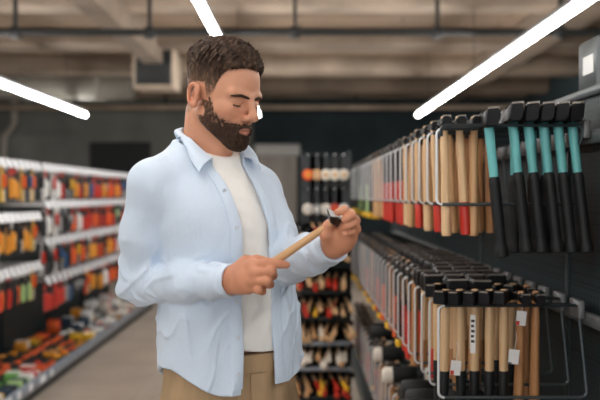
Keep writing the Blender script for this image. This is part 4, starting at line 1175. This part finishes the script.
# torso-only field so the arms in front do not catch the bands
Of.v = Sv0
for sg, (edge, wdt) in ((1, (ZO and [.004, .004, .008, .012, .024, .040, .050], .026)), (-1, ([-.090, -.088, -.080, -.070, -.056, -.046, -.05], -.026))):
    zs = np.linspace(1.015, 1.50 if sg > 0 else 1.49, 40); rows = []
    if sg < 0: zs = np.linspace(1.03, 1.49, 40)
    for t_ in (0, .12, .5, .88, 1):
        rows.append([zpt(np.interp(z, ZO, edge) + wdt * t_ - .0005 * sg, z, (.0010 if t_ in (0, 1) else .0024)) for z in zs])
    if sg < 0: rows = rows[::-1]
    pmb('button_placket', sheet(rows, .002), 'shirt', shirt)
    for z in np.arange(1.05, 1.50, .082):
        c = zpt(np.interp(z, ZO, edge) + wdt * .5, z, .0045)
        if sg > 0:
            mb = MB().lathe([(.004, -.0008), (.0055, 0), (.0055, .0012), (.0042, .0018), (.0036, .0012)], 12)
            q = Vector(fT).to_track_quat('Z', 'Y'); mb.v = [tuple(np.array(q @ Vector(v)) + c) for v in mb.v]
            pmb('button', mb, 'button', shirt)
        else:
            pmb('buttonhole', MB().tube([c + [0, 0, -.008] - fT * .0015, c - fT * .0015, c + [0, 0, .008] - fT * .0015], .0009, 6), 'button', shirt)
for e_, w_, r_ in ((ER, WR, .0345), (EL, WL, .0335)):
    q = Vector(w_ - e_).to_track_quat('Z', 'Y')
    mb = MB(); prof = [(r_ + .0005, -.052), (r_ + .0028, -.050), (r_ + .0026, -.004), (r_ + .0026, .004), (r_ + .0012, .0075), (r_ - .002, .0065), (r_ - .0035, .002), (r_ - .0035, -.045)]
    rings = [[tuple(np.array(q @ Vector((rr * (1 + .02 * math.sin(3 * a)) * math.cos(a), rr * math.sin(a), h))) + w_) for a in np.linspace(0, 2 * PI, 29)[:-1]] for rr, h in prof]
    mb.loft(rings, cap=False)
    cf = pmb('cuff', mb, 'shirt', shirt)

# ---- T-shirt
T_ = Field(rng((-.40, .06, .0035)), rng((1.78, 2.18, .0035)), rng((1.04, 1.60, .0035)))
torso(T_, ZT, off(AT, -.013), off(BT, -.0125), CT, .02)
T_.cap(tw(.02, -.03, 1.50), SR, .050, .044, .04); T_.cap(tw(-.02, -.03, 1.50), SL, .050, .044, .04)
T_.displace(lambda P: .0022 * wob(P * np.array([1, 1, .4]), .07) + .0012 * wob(P + 2, .035))
X, Y, Z = T_.x[:, None, None], T_.y[None, :, None], T_.z[None, None, :]
s3 = (X - T0[0]) * rT[0] + (Y - T0[1]) * rT[1] + 0 * Z; f3 = (X - T0[0]) * fT[0] + (Y - T0[1]) * fT[1] + 0 * Z
T_.v = np.maximum(T_.v, 1.098 + .010 * np.sin(s3 * 20) - Z)
NP = lambda f_: 1.538 - .40 * (f_ - .055)
T_.cap(tw(0, -.002, 1.48), tw(0, .004, 1.56), .063, .059, .02)
T_.v = np.maximum(T_.v, (Z - NP(f3)) * .9).astype(np.float32)
T_.v = np.maximum(T_.v, -(T_.v + .012)) if False else T_.v
Wt, Qt = surface_net(T_)
tee = pchild('t_shirt', Wt, Qt, 'tee', 'plain white T-shirt')
Of = T_
ring = []
for a in np.linspace(0, 2 * PI, 49)[:-1]:
    rr = .03
    while rr < .11:
        s_, f_ = rr * math.sin(a), rr * math.cos(a) - .012; p = tw(s_, f_, NP(f_) - .003)
        if float(T_.sample(p[None])[0]) > -.004: break
        rr += .0015
    ring.append(p)
ring.append(ring[0])
pmb('neck_rib', MB().tube(ring, .0042, 8), 'tee', tee)

# ---- trousers and shoes
Tr = Field(rng((-.48, .06, .005)), rng((1.74, 2.24, .005)), rng((.05, 1.11, .005)))
torso(Tr, [.79, .85, .93, 1.0, 1.06, 1.095], [.120, .158, .166, .163, .157, .154], [.060, .105, .116, .115, .112, .110], [.0, .0, .0, .002, .004, .005], .02)
for sg, an in FEET:
    hip, kn = tw(sg * .085 - .045, 0, .90), tw(sg * .105, .018, .50)
    Tr.chain([hip, kn, an + [0, 0, .02]], [.094, .072, .062], .05)
Tr.displace(lambda P: .004 * wob(P * np.array([1, 1, .35]), .08) + .004 * np.exp(-((P[:, 2] - .15) / .08) ** 2) * np.sin(P[:, 2] * 150 + 2 * wob(P, .1)))
Z = Tr.z[None, None, :]; Tr.v = np.maximum(Tr.v, np.maximum(Z - 1.085, .075 - Z)).astype(np.float32)
Wr, Qr = surface_net(Tr)
tro = pchild('trousers', Wr, Qr, 'khaki', 'khaki chino trousers')
Of = Tr
def front(s_, z, d):
    p = tw(s_, .2, z)
    for _ in range(60):
        v = float(np.clip(Of.sample(p[None])[0], -.02, .02)); p = p - fT * (v - d) * .8
    return p
ss_ = np.linspace(-.17, .10, 41)
pmb('waistband', sheet([[front(a, z, .0015) for a in ss_] for z in (1.083, 1.07, 1.055, 1.043)], .0025), 'khaki', tro)
pmb('fly', sheet([[front(-.049 + b, z, .0015) for z in np.linspace(1.04, .90, 16)] for b in (-.018, -.006, .006, .018)], .0025), 'khaki', tro)
for a in (.03, -.115):
    pmb('belt_loop', sheet([[front(a + b, z, .005) for z in np.linspace(1.09, 1.035, 7)] for b in (-.005, 0, .005)], .002), 'khaki', tro)
for sg, an in FEET:
    fd = fT * .97 + rT * sg * .2; fd /= np.linalg.norm(fd); rd = np.array([fd[1], -fd[0], 0]) * -1
    Sh = Field(*[rng((c - .24, c + .24, .005)) for c in (an + fd * .07)[:2]], rng((-.03, .2, .005)))
    c = an + fd * .02
    Sh.cap(np.array([*(c - fd * .055)[:2], .045]), np.array([*(c + fd * .06)[:2], .048]), .041, .044, .02)
    Sh.cap(np.array([*(c + fd * .06)[:2], .044]), np.array([*(c + fd * .155)[:2], .032]), .045, .034, .03)
    Sh.cap(np.array([*(an)[:2], .05]), np.array([*(an)[:2], .13]), .042, .044, .02)
    Sh.v = np.maximum(Sh.v, np.maximum(Sh.z[None, None, :] - .125, .018 - Sh.z[None, None, :])).astype(np.float32)
    w0, q0 = surface_net(Sh); so = pchild('shoe', w0, q0, 'shoe', 'brown leather shoe')
    ol = []
    for k in range(28):
        a = 2 * PI * k / 28; L = .128 if math.cos(a) > 0 else .10
        ol.append((c + fd * (.050 + L * math.cos(a) * 1.1) + rd * (.044 * math.sin(a) * (1.0 + .12 * math.cos(a))))[:2])
    mb = MB().loft([[(*p, z) for p in ol] for z in (0.001, .004, .018, .022)]); pmb('sole', mb, 'sole', so)
print('man', len(Wb), len(Ws), len(Wh))

# ------------------------------------------------------------------ the hammer in his hands
h0, h1 = V(258, 272.9, 1.742), V(337.5, 219, 1.672)
hd = Vector(h1 - h0).normalized(); Lh = float(np.linalg.norm(h1 - h0))
# head axis: thin peen towards upper left of the picture, face towards the palm
hx = Vector((.5, .676, -.3)); hx = (hx - hd * hx.dot(hd)).normalized(); hz = hd.cross(hx)
t = thing('hammer', 'small hammer with pale wooden handle held in both hands of the man', 'hammer', tuple(h0))
t.rotation_mode = 'QUATERNION'; t.rotation_quaternion = Matrix((hx, hz, hd)).transposed().to_quaternion()
MB().lathe([(.007, -.012), (.0092, -.008), (.0096, .03), (.0088, .10), (.0078, .16), (.0072, Lh - .02), (.0066, Lh + .006)], 16, sx=.85).build('handle', 'wood', t)
def hr(x, a, b, z=0, c=.003): return [(x, -a + c, z - b), (x, a - c, z - b), (x, a, z - b + c), (x, a, z + b - c), (x, a - c, z + b), (x, -a + c, z + b), (x, -a, z + b - c), (x, -a, z - b + c)]
zc = Lh - .002
MB().loft([hr(-.036, .0095, .0012, zc + .004, .0005), hr(-.032, .0098, .0022, zc + .003, .0008), hr(-.016, .0100, .0095, zc), hr(-.010, .0108, .0105, zc), hr(.010, .0108, .0105, zc),
           hr(.016, .0088, .0088, zc), hr(.022, .0100, .0100, zc), hr(.028, .0102, .0102, zc), hr(.031, .0085, .0085, zc)]).build('head', 'steel_dark', t)
MB().box(-.006, .006, -.002, .002, zc + .010, zc + .0125).build('wedge', 'steel_bright', t)
